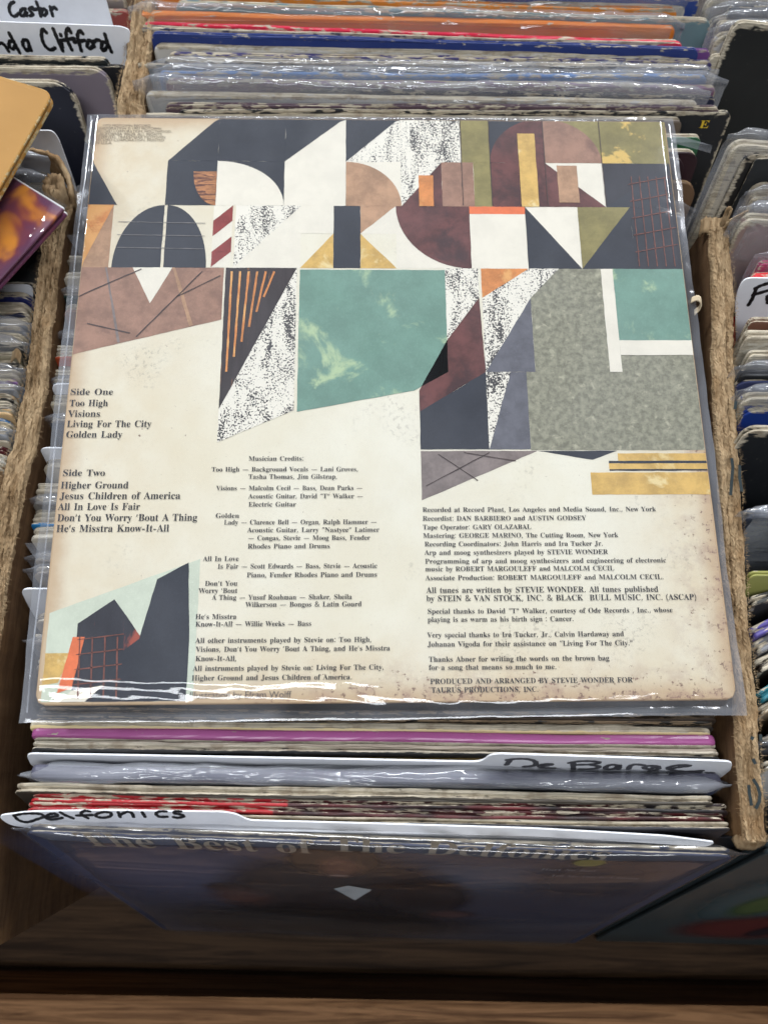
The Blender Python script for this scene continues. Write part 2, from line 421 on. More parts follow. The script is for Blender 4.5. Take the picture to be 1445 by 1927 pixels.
# lettering: outlines of a bold book face, 500 units to the em
GLYPHS = '''
A	218	-4,0 -4,9 2,10 7,12 12,15 25,37 103,233 112,233 192,43 206,17 210,13 215,10 222,9 222,0 115,0 115,9 130,11 139,15 142,23 136,41 126,66 52,66 39,35 38,29 37,24 40,16 48,11 62,9 64,9 64,0;57,80 121,80 88,160
B	221	8,0 8,9 18,10 26,12 31,16 35,22 37,30 37,41 37,184 35,206 26,216 8,219 8,228 110,228 142,226 166,219 184,209 195,194 198,175 192,151 174,134 143,124 180,112 202,92 209,66 207,47 199,30 186,17 168,8 145,2 119,0;91,126 94,126 110,127 123,130 132,136 138,145 141,157 142,173 142,186 139,198 135,206 128,212 119,216 108,217 101,216 97,215 94,212 91,195;111,12 124,13 134,18 142,25 146,34 149,48 150,64 149,81 145,94 139,104 129,110 116,114 99,116 91,116 91,33 95,17 99,14 104,13
C	234	128,-5 107,-4 87,1 69,10 53,21 39,36 28,52 20,71 15,92 13,114 15,136 20,157 28,175 39,192 53,206 69,217 88,226 108,231 130,233 146,231 164,227 184,220 194,218 201,219 206,224 210,233 218,233 218,154 210,154 201,173 191,190 178,203 164,214 149,220 133,222 111,217 94,204 82,183 74,152 72,113 75,77 83,48 96,28 115,16 139,12 152,13 166,16 179,22 192,30 203,41 214,53 224,44 198,17 166,0
D	248	10,0 10,9 19,10 27,12 31,15 34,20 36,27 37,37 37,187 36,199 34,207 30,213 25,217 17,219 7,219 7,228 111,228 148,224 178,215 203,198 220,176 231,148 234,114 229,73 215,41 191,18 157,5 114,0;111,12 131,15 147,23 160,37 168,57 174,83 175,115 173,151 165,180 152,200 134,213 111,217 104,216 98,214 95,212 91,192 91,36 95,17 98,14 104,13
E	221	7,0 7,8 18,9 26,11 31,15 35,20 37,28 38,39 38,184 37,197 35,207 31,213 26,216 18,219 8,219 8,228 199,228 199,160 192,160 188,179 180,193 170,203 156,210 138,214 116,215 100,214 93,208 91,194 91,123 97,123 110,124 121,128 130,134 136,144 141,157 144,173 152,173 152,59 144,59 137,91 132,98 127,103 120,107 93,111 91,111 91,34 92,26 93,21 96,17 115,14 131,14 145,16 157,19 167,24 177,30 185,37 193,47 200,58 206,72 215,72 201,0
F	202	8,0 8,9 18,10 26,13 31,17 35,23 37,31 37,42 37,187 37,198 34,206 31,212 25,215 17,218 7,219 7,228 197,228 197,160 189,160 186,173 182,184 178,193 172,200 164,206 155,210 144,213 130,215 115,216 100,215 93,211 91,199 91,124 95,124 109,125 120,129 128,135 134,145 139,157 142,173 151,173 151,59 142,59 139,77 135,91 128,100 120,107 108,111 94,112 91,112 91,40 94,21 96,17 100,14 105,12 128,9 128,0
G	254	134,-5 111,-3 90,2 71,10 54,21 40,35 29,51 20,70 15,91 14,115 15,137 20,157 29,176 40,192 54,206 70,218 88,226 107,231 129,233 146,231 165,227 185,220 194,218 203,221 210,233 219,233 219,154 210,154 205,167 198,179 191,189 183,199 174,207 165,213 155,218 144,221 134,222 112,217 95,204 83,183 75,153 73,114 75,82 80,55 90,34 103,19 119,9 138,6 149,7 158,10 164,14 168,19 170,27 171,36 171,64 171,73 168,80 165,85 159,88 150,90 138,91 138,99 250,99 250,91 240,90 233,88 228,85 225,81 224,74 223,64 223,14 194,4 164,-3
H	262	8,0 8,9 18,10 26,12 31,16 35,21 37,30 37,40 37,189 37,199 35,207 31,212 26,216 18,218 8,219 8,228 121,228 121,219 102,216 93,208 91,189 91,125 171,125 171,189 169,208 160,216 141,219 141,228 254,228 254,219 243,218 235,215 230,212 227,207 225,199 225,189 225,40 225,30 227,22 231,16 236,12 243,10 254,9 254,0 141,0 141,9 151,10 159,12 165,15 168,21 170,29 171,40 171,110 91,110 91,40 92,30 94,21 97,16 102,12 110,10 121,9 121,0
I	130	7,0 7,9 17,10 25,13 31,16 34,21 37,28 38,38 38,193 37,203 35,209 32,214 26,217 18,218 7,219 7,228 122,228 122,219 112,218 103,217 98,214 94,209 92,203 91,193 91,39 94,22 103,13 123,9 123,0
J	165	54,-33 44,-32 34,-30 26,-27 18,-23 11,-17 6,-11 2,-4 -1,3 -2,11 -1,19 1,25 5,30 10,34 16,37 22,37 29,37 35,34 40,31 43,26 46,20 46,14 42,-1 38,-10 40,-16 45,-19 52,-20 60,-19 65,-17 69,-12 74,11 74,183 71,204 69,209 66,212 61,215 40,219 40,228 157,228 157,219 138,215 135,213 132,210 130,205 128,183 128,44 125,17 116,-5 101,-20 81,-29
K	255	8,0 8,9 18,10 26,12 32,16 35,21 37,30 38,40 38,189 37,199 35,207 31,212 26,216 18,218 8,219 8,228 121,228 121,219 102,216 94,208 91,189 91,117 161,187 168,195 173,203 174,209 171,215 161,218 145,219 145,228 243,228 243,219 238,219 218,215 196,202 172,180 135,142 232,23 243,12 260,9 260,0 140,0 140,9 153,9 161,10 167,17 158,33 100,107 91,99 91,40 92,30 94,21 97,16 103,12 111,10 121,9 121,0
L	213	8,0 8,9 18,10 26,12 31,16 35,21 37,30 37,40 37,189 37,199 35,207 31,212 26,216 18,218 8,219 8,228 125,228 125,219 104,217 100,215 96,212 94,208 91,189 91,41 93,24 100,16 117,14 132,14 146,16 157,20 168,25 177,31 185,40 192,50 199,63 204,77 214,77 201,0
M	317	7,0 7,9 17,10 25,12 31,16 35,21 37,29 38,40 38,191 35,208 26,216 7,219 7,228 92,228 158,71 225,228 309,228 309,219 299,218 292,215 286,212 283,206 281,199 280,189 280,43 282,21 291,12 308,9 308,0 198,0 198,9 216,12 225,22 227,42 227,199 144,0 135,0 53,194 53,40 54,29 56,20 60,15 66,11 74,9 85,9 85,0
N	247	201,-5 53,175 53,39 54,29 56,21 59,15 65,12 73,10 83,9 83,0 9,0 9,9 27,12 36,21 38,39 38,194 18,217 9,219 9,228 78,228 195,84 195,189 193,207 184,216 166,219 166,228 240,228 240,219 229,218 222,216 217,212 213,207 212,199 211,188 211,-5
O	263	130,-5 114,-4 99,-1 84,4 71,11 58,19 47,29 37,40 29,53 22,67 18,82 15,97 14,114 15,130 18,146 22,161 29,175 37,187 47,199 59,209 71,217 85,224 100,229 116,232 133,233 149,232 164,229 179,224 192,217 204,209 216,199 225,188 234,175 240,162 245,147 248,131 249,114 248,97 245,82 240,67 234,53 225,40 215,29 204,19 191,11 177,4 163,-1 147,-4;132,6 153,10 169,23 181,45 187,75 190,114 188,146 183,173 174,194 162,209 147,219 130,222 109,217 93,204 82,183 75,153 73,114 74,81 80,55 89,34 101,18 115,9
P	209	8,0 8,9 18,10 26,12 31,16 35,21 37,30 37,40 37,189 37,199 35,207 31,212 26,216 18,218 8,219 8,228 107,228 133,227 153,224 168,220 178,214 187,207 195,199 200,189 203,178 204,166 202,148 195,133 183,120 167,110 146,105 121,103 91,103 91,40 92,30 94,21 97,16 102,12 110,10 121,9 121,0;91,115 101,115 116,116 127,120 136,126 142,136 145,148 146,165 145,180 142,193 138,203 130,210 121,214 108,216 95,212 91,199
Q	263	189,-58 148,-51 116,-32 93,0 78,6 63,15 51,25 40,37 31,50 23,64 18,80 15,97 14,114 15,130 18,146 22,161 29,175 37,187 47,199 59,209 71,217 85,224 100,229 116,232 133,233 149,232 164,229 179,224 192,217 204,209 216,199 225,188 234,175 240,162 245,147 248,131 249,114 247,88 239,64 227,43 210,25 190,10 165,0 180,-22 199,-36 222,-40 246,-37 247,-46 227,-53 208,-56;133,6 153,10 169,23 181,45 188,75 190,114 188,146 183,173 174,194 162,209 147,219 130,222 109,217 93,204 82,183 75,153 73,114 74,81 80,55 89,34 101,18 116,9
R	236	8,0 8,9 18,10 26,12 31,16 35,21 37,30 37,40 37,189 37,199 35,207 31,212 26,216 18,218 8,219 8,228 108,228 139,226 164,221 184,213 197,201 206,186 209,167 203,143 186,124 157,112 216,25 226,13 239,9 240,9 240,0 169,0 101,106 91,106 91,40 92,30 94,21 97,16 102,12 110,10 121,9 121,0;91,117 102,117 118,118 130,122 140,129 146,139 150,152 152,168 147,194 134,210 112,216 104,215 99,214 95,211 91,193
S	195	21,-5 21,79 31,79 38,57 46,39 56,25 68,15 82,9 98,7 110,9 120,12 128,18 135,26 138,35 139,45 136,58 127,70 112,80 81,95 64,105 49,116 38,126 31,138 26,151 25,166 26,179 29,191 34,201 40,211 48,218 58,225 68,229 80,232 92,233 115,231 141,224 146,223 150,222 155,223 158,227 160,233 170,233 170,160 161,160 157,172 153,182 147,192 140,201 132,208 124,214 115,219 106,221 97,222 86,221 77,218 70,213 64,207 61,199 60,190 61,182 64,175 69,168 94,151 127,136 159,117 166,109 171,102 175,94 180,66 179,53 175,40 169,29 162,19 152,11 140,4 127,-1 112,-4 96,-5 79,-4 63,0 49,5 42,6 35,4 31,-5
T	212	46,0 46,9 57,9 65,12 71,15 75,21 77,29 78,40 78,217 75,217 58,215 44,210 33,202 24,190 18,176 14,159 5,159 5,228 205,228 205,158 197,158 192,179 184,196 172,207 155,214 134,217 132,217 132,40 132,29 135,21 138,15 144,12 153,9 164,9 164,0
U	246	124,-6 96,-4 74,3 57,14 46,30 39,52 37,78 37,189 36,199 34,207 30,212 25,216 17,218 7,219 7,228 120,228 120,219 101,216 93,208 90,189 90,70 92,52 95,37 102,26 111,18 122,13 137,11 158,14 175,22 187,36 194,55 196,80 196,189 195,199 193,206 190,212 184,215 176,218 164,219 164,228 237,228 237,219 228,217 221,215 216,211 214,205 212,198 211,189 211,91 209,59 202,34 190,16 173,4 151,-4
V	214	106,-6 22,190 11,210 7,214 1,218 -7,219 -7,228 105,228 105,219 83,216 79,213 77,210 76,205 81,189 129,72 174,189 177,204 177,209 174,213 171,216 149,219 149,228 221,228 221,219 214,219 209,217 204,214 191,191 115,-6
W	306	85,-5 16,196 8,214 4,217 -1,218 -8,219 -8,228 90,228 90,219 75,216 72,213 71,210 70,205 74,186 111,77 150,176 143,199 140,206 137,211 134,215 115,219 115,228 220,228 220,219 207,218 199,213 196,206 199,193 237,83 270,185 274,203 274,208 272,212 269,215 252,219 252,228 312,228 312,219 306,218 301,215 297,211 287,190 223,-5 214,-5 158,154 95,-5
X	235	6,0 6,9 20,11 33,20 45,33 97,104 39,193 24,213 19,216 14,219 8,219 7,219 7,228 122,228 122,219 115,219 104,218 97,214 95,208 101,194 132,145 161,187 170,207 167,214 159,218 146,219 146,228 229,228 229,219 227,219 218,218 209,216 201,211 178,187 140,132 207,29 218,14 231,9 232,9 232,0 119,0 119,9 122,9 135,10 142,14 145,20 137,40 105,91 69,40 62,22 65,15 73,10 87,9 87,0
Y	213	51,0 51,9 61,10 69,12 74,16 78,21 80,30 80,40 80,89 23,193 17,203 12,210 7,215 0,218 -7,219 -7,228 103,228 103,219 98,219 83,216 78,208 82,196 124,113 167,183 174,204 171,212 163,217 149,219 147,219 147,228 220,228 220,219 204,212 191,196 134,102 134,40 135,30 137,21 140,16 145,12 153,10 164,9 164,0
Z	221	10,0 10,5 138,215 107,215 71,210 62,206 54,200 47,193 41,184 36,172 31,158 22,158 29,228 203,228 203,222 77,14 120,14 141,16 160,22 175,31 187,43 196,61 203,82 212,82 203,0
a	172	127,-5 113,-3 104,5 100,17 84,5 67,-2 48,-4 37,-3 28,0 20,6 15,13 11,22 10,32 12,45 20,58 32,68 49,77 71,86 99,95 99,121 99,129 97,136 93,141 89,145 82,147 74,148 62,147 54,143 52,137 57,128 61,116 61,110 59,105 55,101 50,98 45,96 39,95 32,96 27,98 22,102 19,106 17,112 16,118 17,126 20,133 25,139 31,145 38,150 47,154 57,157 69,159 81,159 103,158 119,153 132,146 140,136 145,122 146,105 146,31 147,20 152,17 160,21 165,14 153,3 141,-3;76,17 87,20 99,32 99,85 77,76 64,61 59,42 61,28 66,20
b	180	21,-6 21,194 18,214 4,220 4,228 69,228 69,139 81,150 95,157 110,159 122,158 132,155 142,149 150,142 157,133 163,123 167,111 170,97 171,83 170,67 167,51 161,38 154,25 145,15 135,6 123,0 110,-4 96,-5 81,-3 67,3 52,14 27,-6;91,7 102,9 110,15 116,25 120,39 122,57 123,80 122,99 119,114 116,125 110,134 102,138 92,140 78,135 74,131 71,126 69,121 69,34 72,19 79,10
c	147	78,-5 66,-4 54,0 43,5 34,13 26,23 19,34 14,47 11,60 10,75 11,91 14,105 20,118 28,130 37,140 48,148 60,155 73,158 87,160 102,158 115,155 125,149 133,142 137,133 139,123 138,117 136,112 133,108 129,105 124,103 118,102 107,105 100,112 98,125 98,131 99,136 97,143 92,147 85,148 69,142 59,124 56,94 57,71 62,53 69,38 78,28 89,21 102,19 114,21 125,27 136,36 142,30 124,11 103,-1
d	185	70,-5 59,-4 48,0 39,5 30,13 23,22 17,33 13,46 11,59 10,74 11,90 13,105 18,119 24,131 32,141 41,149 51,154 61,158 73,159 88,157 100,151 111,140 111,200 111,207 109,212 106,215 88,220 88,228 160,228 160,38 162,20 165,17 170,15 177,14 177,5 157,4 136,1 111,-5 111,19 101,6 87,-2;86,14 91,15 96,17 101,21 105,25 109,31 111,38 111,121 110,126 107,131 103,135 87,140 78,139 70,133 65,125 62,113 59,96 59,77 59,57 61,41 65,29 70,21 77,16
e	150	77,-5 64,-4 53,0 42,5 33,13 25,23 18,34 14,48 11,62 10,79 11,94 14,108 19,120 26,131 34,141 43,149 54,155 66,158 79,159 97,157 112,151 124,140 134,126 139,108 141,87 141,83 58,83 63,49 77,28 100,21 112,24 124,31 135,43 142,36 124,13 102,0;58,96 101,96 101,107 97,139 93,144 88,147 81,148 68,143 61,128 58,102
f	107	7,0 7,8 20,11 25,17 26,37 26,138 8,138 8,155 26,155 26,177 28,193 33,207 42,218 54,226 69,231 87,232 100,231 111,228 120,223 126,216 130,208 132,200 131,193 129,188 126,183 122,180 117,178 112,178 98,183 95,186 93,190 92,195 96,210 98,213 99,216 98,219 95,221 90,222 84,221 79,219 77,215 74,195 74,155 102,155 102,138 74,138 74,33 74,24 76,17 79,13 83,10 90,9 100,8 100,0
g	164	73,-70 53,-69 37,-66 24,-61 15,-54 9,-46 7,-37 10,-27 19,-19 34,-13 22,-5 14,4 12,15 13,23 16,30 21,37 29,43 39,49 51,55 29,67 16,84 11,106 12,116 15,125 20,134 26,141 34,147 44,152 54,156 66,158 79,159 92,158 104,156 117,152 158,152 158,134 134,134 141,124 144,113 146,102 145,92 142,84 138,76 132,69 125,63 117,58 107,54 97,52 86,51 78,52 71,52 56,47 53,44 51,40 50,36 53,29 59,26 71,25 88,25 129,20 139,17 146,12 151,6 155,-1 157,-9 158,-18 155,-33 148,-46 136,-56 120,-64 98,-69;79,62 86,63 91,67 95,73 98,81 99,92 100,105 99,119 98,130 95,138 91,144 86,147 79,148 72,147 66,144 62,138 59,130 58,119 57,105 58,92 59,81 62,73 66,67 72,63;80,-58 109,-55 126,-47 132,-33 131,-28 128,-24 125,-21 102,-17 48,-17 42,-23 38,-29 37,-36 38,-42 41,-47 47,-52 56,-55 67,-57
h	190	9,0 9,8 22,13 26,28 26,199 23,215 20,217 15,219 9,220 9,228 74,228 74,133 88,148 103,156 122,159 146,153 160,135 165,106 165,28 169,13 172,10 176,9 182,8 182,0 101,0 101,8 103,8 111,10 116,17 118,28 118,108 115,129 112,133 107,135 101,136 91,134 82,128 74,118 74,28 77,13 80,10 84,9 90,8 90,0
i	99	50,181 44,182 38,184 32,188 28,193 26,199 25,206 26,213 28,219 32,224 38,228 44,231 50,232 57,231 63,228 68,224 72,219 75,213 76,206 75,199 72,193 68,188 63,184 57,182;9,0 9,8 23,13 26,28 26,126 23,142 10,147 10,155 74,155 74,28 77,13 90,8 90,0
j	105	53,182 46,182 40,185 35,189 31,194 29,200 28,207 29,214 31,220 35,225 41,229 46,232 53,232 60,232 66,229 71,225 75,220 78,214 79,207 78,200 75,194 71,189 66,185 60,182;18,-70 -5,-65 -22,-53 -25,-47 -27,-41 -28,-35 -27,-29 -25,-24 -22,-20 -18,-17 -13,-15 -7,-14 7,-19 11,-23 12,-28 13,-33 9,-44 5,-51 6,-55 10,-58 15,-58 22,-57 26,-55 29,-50 32,-27 32,125 28,142 24,145 19,146 11,147 11,155 80,155 80,-11 78,-29 72,-44 63,-55 51,-64 36,-69
k	179	9,0 9,8 23,13 26,28 26,199 24,215 21,217 16,219 10,220 10,228 74,228 74,84 113,124 118,129 121,134 122,139 120,143 114,146 104,147 103,147 103,155 173,155 173,147 160,144 148,139 137,130 111,104 173,17 177,12 182,9 188,8 188,0 105,0 105,8 108,8 115,9 118,11 120,16 116,25 81,74 74,67 74,28 77,13 90,8 90,0
l	100	9,0 9,8 23,13 26,28 26,199 24,215 21,217 16,219 10,220 10,228 74,228 74,28 77,13 90,8 90,0
m	277	9,0 9,8 22,13 26,28 26,127 23,142 20,145 15,146 9,147 9,155 73,155 73,132 87,147 102,156 119,159 138,156 152,146 160,131 174,146 190,156 209,159 233,153 247,135 252,106 252,28 255,13 258,10 262,9 268,8 268,0 189,0 189,8 194,9 199,10 201,13 205,28 205,108 202,129 199,133 195,135 189,136 179,134 170,128 162,119 162,28 165,13 168,10 172,9 178,8 178,0 100,0 100,8 105,9 110,10 112,13 116,28 116,108 113,129 110,133 106,135 100,136 90,134 81,128 73,118 73,28 76,13 79,11 83,9 89,8 89,0
n	190	9,0 9,8 22,13 26,28 26,127 23,142 20,145 15,146 9,147 9,155 74,155 74,134 87,148 103,156 122,159 146,153 160,135 165,106 165,28 169,13 172,10 176,9 182,8 182,0 101,0 101,8 103,8 111,10 116,17 118,28 118,108 115,129 112,133 107,135 101,136 91,134 82,128 74,118 74,28 77,13 80,10 84,9 90,8 90,0
o	168	84,-5 70,-4 57,0 45,6 35,14 26,24 19,35 14,48 10,62 9,77 10,92 14,106 19,119 26,131 35,141 45,149 57,154 70,158 84,159 98,158 111,155 123,149 133,141 142,131 149,120 154,107 157,93 158,77 157,61 154,47 149,34 142,23 133,13 123,5 111,0 98,-4;84,6 93,7 99,12 104,19 109,41 110,77 109,103 107,123 104,135 99,143 92,148 84,149 76,148 69,143 64,135 61,122 59,103 58,77 60,41 64,19 69,12 76,7
p	186	9,-70 9,-62 20,-59 25,-50 26,-32 26,122 23,142 10,147 10,155 72,155 72,131 83,147 98,156 115,160 127,158 137,155 146,149 155,141 162,132 167,121 172,108 174,95 175,80 174,64 172,50 167,36 161,24 154,14 146,6 136,0 125,-4 113,-5 98,-3 85,4 74,16 74,-29 76,-49 83,-59 99,-61 99,-70;98,14 107,16 114,21 120,30 123,42 126,58 126,77 126,96 124,112 121,124 116,132 109,137 99,139 90,137 81,129 74,118 74,34 80,23 88,16
q	182	87,-70 87,-61 107,-57 110,-54 111,-48 112,-42 112,14 100,4 86,-3 71,-5 59,-4 49,0 39,5 31,12 24,21 18,32 14,44 11,57 10,72 11,88 14,103 20,117 27,129 36,140 47,148 58,155 71,158 85,160 100,157 115,151 129,141 154,160 160,160 160,-42 163,-57 166,-59 171,-61 177,-61 177,-70;89,15 104,20 108,24 110,28 112,34 112,121 109,135 102,144 90,147 79,146 71,140 65,131 62,117 59,100 58,78 59,58 61,42 65,30 71,22 79,16
r	144	9,0 9,8 23,13 26,28 26,126 23,143 10,147 10,155 73,155 73,126 79,136 86,144 94,151 101,155 109,158 117,159 125,158 132,156 138,152 142,147 144,140 145,133 144,127 142,122 139,117 135,114 130,112 124,111 111,115 103,125 94,130 90,129 85,126 81,121 77,114 75,106 75,96 75,28 75,21 77,16 79,13 99,8 99,0
s	144	76,-5 66,-4 55,-2 43,3 37,4 32,3 28,0 26,-4 18,-4 18,53 27,53 30,40 36,29 43,19 52,13 61,9 70,7 78,8 84,10 89,13 93,18 95,23 96,29 94,38 88,46 78,52 53,65 43,71 34,77 27,85 22,92 19,101 18,110 20,123 25,135 32,145 43,153 56,158 71,160 83,158 99,154 103,153 106,152 110,153 113,156 115,160 122,160 122,111 114,111 110,122 105,131 98,139 91,144 83,147 75,148 68,148 62,146 58,143 55,139 53,135 52,130 58,116 73,106 96,95 106,89 114,83 121,76 125,68 128,58 129,47 127,32 122,20 114,9 103,1 90,-3
t	114	62,-5 50,-4 40,0 33,5 28,13 25,23 24,36 24,139 10,139 10,150 44,185 64,212 72,212 72,155 104,155 104,139 72,139 72,41 75,25 77,22 80,21 84,20 91,22 98,28 103,37 111,33 99,12 82,-1
u	187	65,-5 52,-4 41,1 33,9 27,19 24,32 23,48 23,124 20,141 17,144 12,146 6,147 6,155 71,155 71,37 75,23 79,20 83,18 88,18 98,19 107,25 114,33 114,124 110,142 107,145 102,146 95,147 95,155 162,155 162,35 166,19 180,15 180,6 160,5 138,1 114,-5 114,20 108,13 101,7 93,2 84,-2 75,-4
v	153	71,-5 19,124 11,141 8,144 4,146 -1,147 -1,155 82,155 82,147 78,147 70,146 66,143 64,138 65,134 92,61 118,126 121,136 118,142 112,146 102,147 102,155 152,155 152,147 147,146 142,143 139,139 130,122 80,-5
w	217	61,-5 8,132 3,142 -5,147 -5,155 69,155 69,147 60,145 57,138 58,133 60,126 83,63 105,118 100,133 95,144 84,147 84,155 162,155 162,147 154,145 149,143 148,138 148,134 149,131 168,71 191,128 193,138 190,144 178,147 178,155 223,155 223,147 212,142 206,129 152,-5 144,-5 111,98 70,-5
x	160	2,0 2,7 12,11 22,18 31,28 61,68 21,132 15,140 9,145 2,147 2,155 84,155 84,147 76,146 72,144 70,140 75,130 92,103 112,128 117,139 113,145 100,147 100,155 155,155 155,148 146,144 137,137 127,127 99,92 146,18 151,11 160,8 160,0 78,0 78,8 89,10 93,15 87,30 69,57 49,31 42,17 44,12 49,8 57,7 59,7 59,0
y	150	26,-70 18,-69 11,-67 5,-62 0,-57 -2,-50 -3,-42 -3,-36 -1,-31 2,-27 7,-23 12,-21 18,-20 32,-25 35,-28 37,-33 37,-38 37,-41 37,-44 38,-47 40,-49 43,-49 47,-48 52,-44 57,-37 65,-22 70,-2 18,125 12,138 8,144 -2,147 -2,147 -2,155 81,155 81,147 68,145 64,137 65,133 66,128 93,59 115,121 118,130 119,137 115,145 101,147 101,155 150,155 150,147 145,146 142,144 139,140 130,121 81,-12 65,-48 59,-55 54,-61 48,-65
z	146	6,0 6,7 84,144 64,144 53,143 43,140 36,136 30,129 26,120 22,108 13,108 16,155 137,155 137,145 63,12 76,12 91,13 102,17 111,22 119,30 125,40 130,54 138,54 134,0
0	188	94,-3 75,-2 59,4 45,12 34,24 26,38 19,55 15,75 12,97 11,121 12,144 15,166 19,185 26,202 34,217 45,228 59,236 75,241 94,243 113,241 128,236 142,228 152,217 161,202 168,185 173,166 175,144 176,120 175,96 173,75 168,55 161,38 152,24 141,12 128,4 112,-2;94,18 105,21 113,30 119,45 122,66 124,91 124,120 124,150 122,175 119,195 113,209 105,218 94,221 83,218 75,209 70,195 66,175 64,150 63,120 64,91 66,66 70,45 75,30 83,21
1	188	33,0 33,18 60,18 65,18 70,20 73,22 77,40 77,208 54,183 47,177 40,174 34,173 28,174 24,176 20,180 17,185 15,191 14,198 37,206 66,224 89,241 127,241 127,40 130,24 133,20 138,18 144,18 171,18 171,0
2	188	12,0 12,35 61,85 93,123 109,153 113,186 112,197 110,207 106,214 101,219 94,222 87,223 77,221 69,216 63,208 59,197 57,182 56,165 44,165 34,168 25,172 18,178 14,187 13,198 14,206 17,213 21,220 28,227 36,232 46,237 58,240 72,242 87,243 110,241 129,236 144,228 155,217 162,203 164,187 160,165 146,140 119,110 77,69 44,37 122,37 128,38 134,40 140,43 144,48 147,53 150,60 152,71 172,71 171,0
3	188	82,-3 66,-3 52,-1 40,2 31,7 23,12 17,17 13,24 10,30 9,37 10,45 13,51 18,56 24,60 31,62 38,63 39,50 43,39 49,31 58,25 68,21 79,20 100,25 106,28 111,33 115,40 118,48 120,58 121,70 119,82 115,92 107,101 97,108 84,112 69,113 48,113 48,134 70,134 83,136 94,140 102,148 108,158 111,170 112,184 112,195 109,204 105,212 100,218 93,221 85,223 77,222 71,219 66,215 58,196 56,171 43,171 32,174 24,178 17,184 13,191 12,200 14,212 20,222 31,231 45,238 64,242 86,243 109,242 127,237 143,229 155,218 162,205 164,188 162,174 157,162 149,151 138,141 126,134 112,128 140,119 148,114 156,108 163,101 168,92 171,81 172,69 171,56 169,45 165,35 159,26 152,19 144,12 115,0
4	188	60,0 60,18 70,18 89,22 94,26 96,33 97,42 97,62 4,62 4,83 100,240 146,240 146,85 181,85 181,62 146,62 146,42 147,33 150,26 154,22 174,18 178,18 178,0;28,85 97,85 97,143 98,175 100,208 95,197 87,183 79,169 73,160
5	188	82,-3 67,-3 53,-1 42,3 33,7 26,12 20,18 16,24 14,30 13,37 14,44 17,50 21,55 26,58 33,60 40,60 44,42 55,26 61,23 69,21 77,20 98,25 104,29 109,35 113,42 116,50 118,61 119,74 117,89 113,102 107,111 98,118 86,122 73,124 52,122 36,118 20,124 31,240 158,240 160,179 140,179 138,190 133,199 122,203 52,203 47,141 63,144 84,146 108,144 129,138 146,128 159,114 167,96 170,74 169,60 166,48 162,37 156,28 149,20 141,14 113,1
6	188	98,-3 82,-2 68,2 55,9 43,19 33,31 26,47 20,65 16,86 15,111 16,129 18,146 21,163 26,178 31,192 39,205 47,216 57,225 69,233 81,239 95,242 111,243 124,243 136,241 146,238 153,234 160,230 164,224 168,219 170,213 170,206 169,200 166,193 161,188 154,183 143,181 130,180 128,200 122,217 118,220 113,223 108,223 95,221 85,213 76,200 69,183 65,161 62,135 80,143 109,147 128,145 144,139 158,129 168,115 174,98 176,78 174,55 167,36 156,19 141,7 122,-1;99,19 107,20 114,25 120,32 124,43 126,57 127,74 126,91 124,104 119,114 113,121 105,125 96,127 77,121 62,110 64,81 67,58 73,40 81,28 90,21
7	188	55,0 145,203 56,203 46,201 40,196 37,186 35,169 15,169 16,240 177,240 177,223 84,0
8	188	92,-3 74,-2 59,1 46,5 35,12 26,20 19,29 14,39 11,50 10,61 12,75 16,87 24,97 34,105 46,114 59,121 47,129 37,138 29,148 23,158 19,170 18,182 19,192 21,202 25,212 31,220 39,228 50,234 62,239 78,242 96,243 117,241 135,236 149,226 159,214 165,200 167,184 166,172 162,161 155,152 122,130 140,120 154,110 165,100 172,89 176,77 178,63 175,44 168,28 155,14 138,4 117,-1;101,141 109,146 115,152 119,158 122,166 124,175 125,185 121,203 111,218 106,221 100,223 94,224 85,222 78,219 73,213 68,205 66,196 65,186 66,175 69,166 75,159;93,16 104,17 113,21 121,28 126,36 130,46 131,58 130,68 126,77 119,85 110,92 98,100 82,108 63,89 59,81 56,71 55,60 57,48 60,37 66,28 74,21 83,17
9	188	76,-3 64,-3 53,-1 44,2 37,6 31,11 27,16 21,35 25,47 38,54 41,44 46,36 52,28 59,22 68,19 78,18 94,22 106,33 116,53 122,80 125,115 106,99 98,95 88,93 78,92 59,94 44,100 30,110 20,124 14,141 12,162 13,177 16,191 21,204 28,216 37,225 48,233 60,239 73,242 89,243 104,242 119,238 132,231 144,222 154,210 162,195 168,177 171,155 173,130 167,78 163,63 157,49 150,36 142,24 132,15 120,7 107,1 93,-2;92,117 99,117 106,119 112,123 125,139 124,165 121,186 116,201 109,212 100,218 91,221 82,219 74,214 68,206 64,195 61,181 60,164 64,138 74,122
,	90	14,-43 23,-1 31,39 62,39 64,35 52,-4 36,-43
.	90	45,-5 30,1 27,5 25,11 24,18 25,26 27,31 30,36 45,41 60,36 63,31 65,26 66,18 65,11 63,5 60,1
:	90	45,139 30,144 27,149 25,155 24,162 25,170 27,175 30,180 45,185 60,180 63,175 65,170 66,162 65,155 63,149 60,144;45,-5 30,1 27,5 25,11 24,18 25,26 27,31 30,36 45,41 60,36 63,31 65,26 66,18 65,11 63,5 60,1
'	76	29,153 22,240 54,240 47,153
-	108	13,77 13,103 95,103 95,77
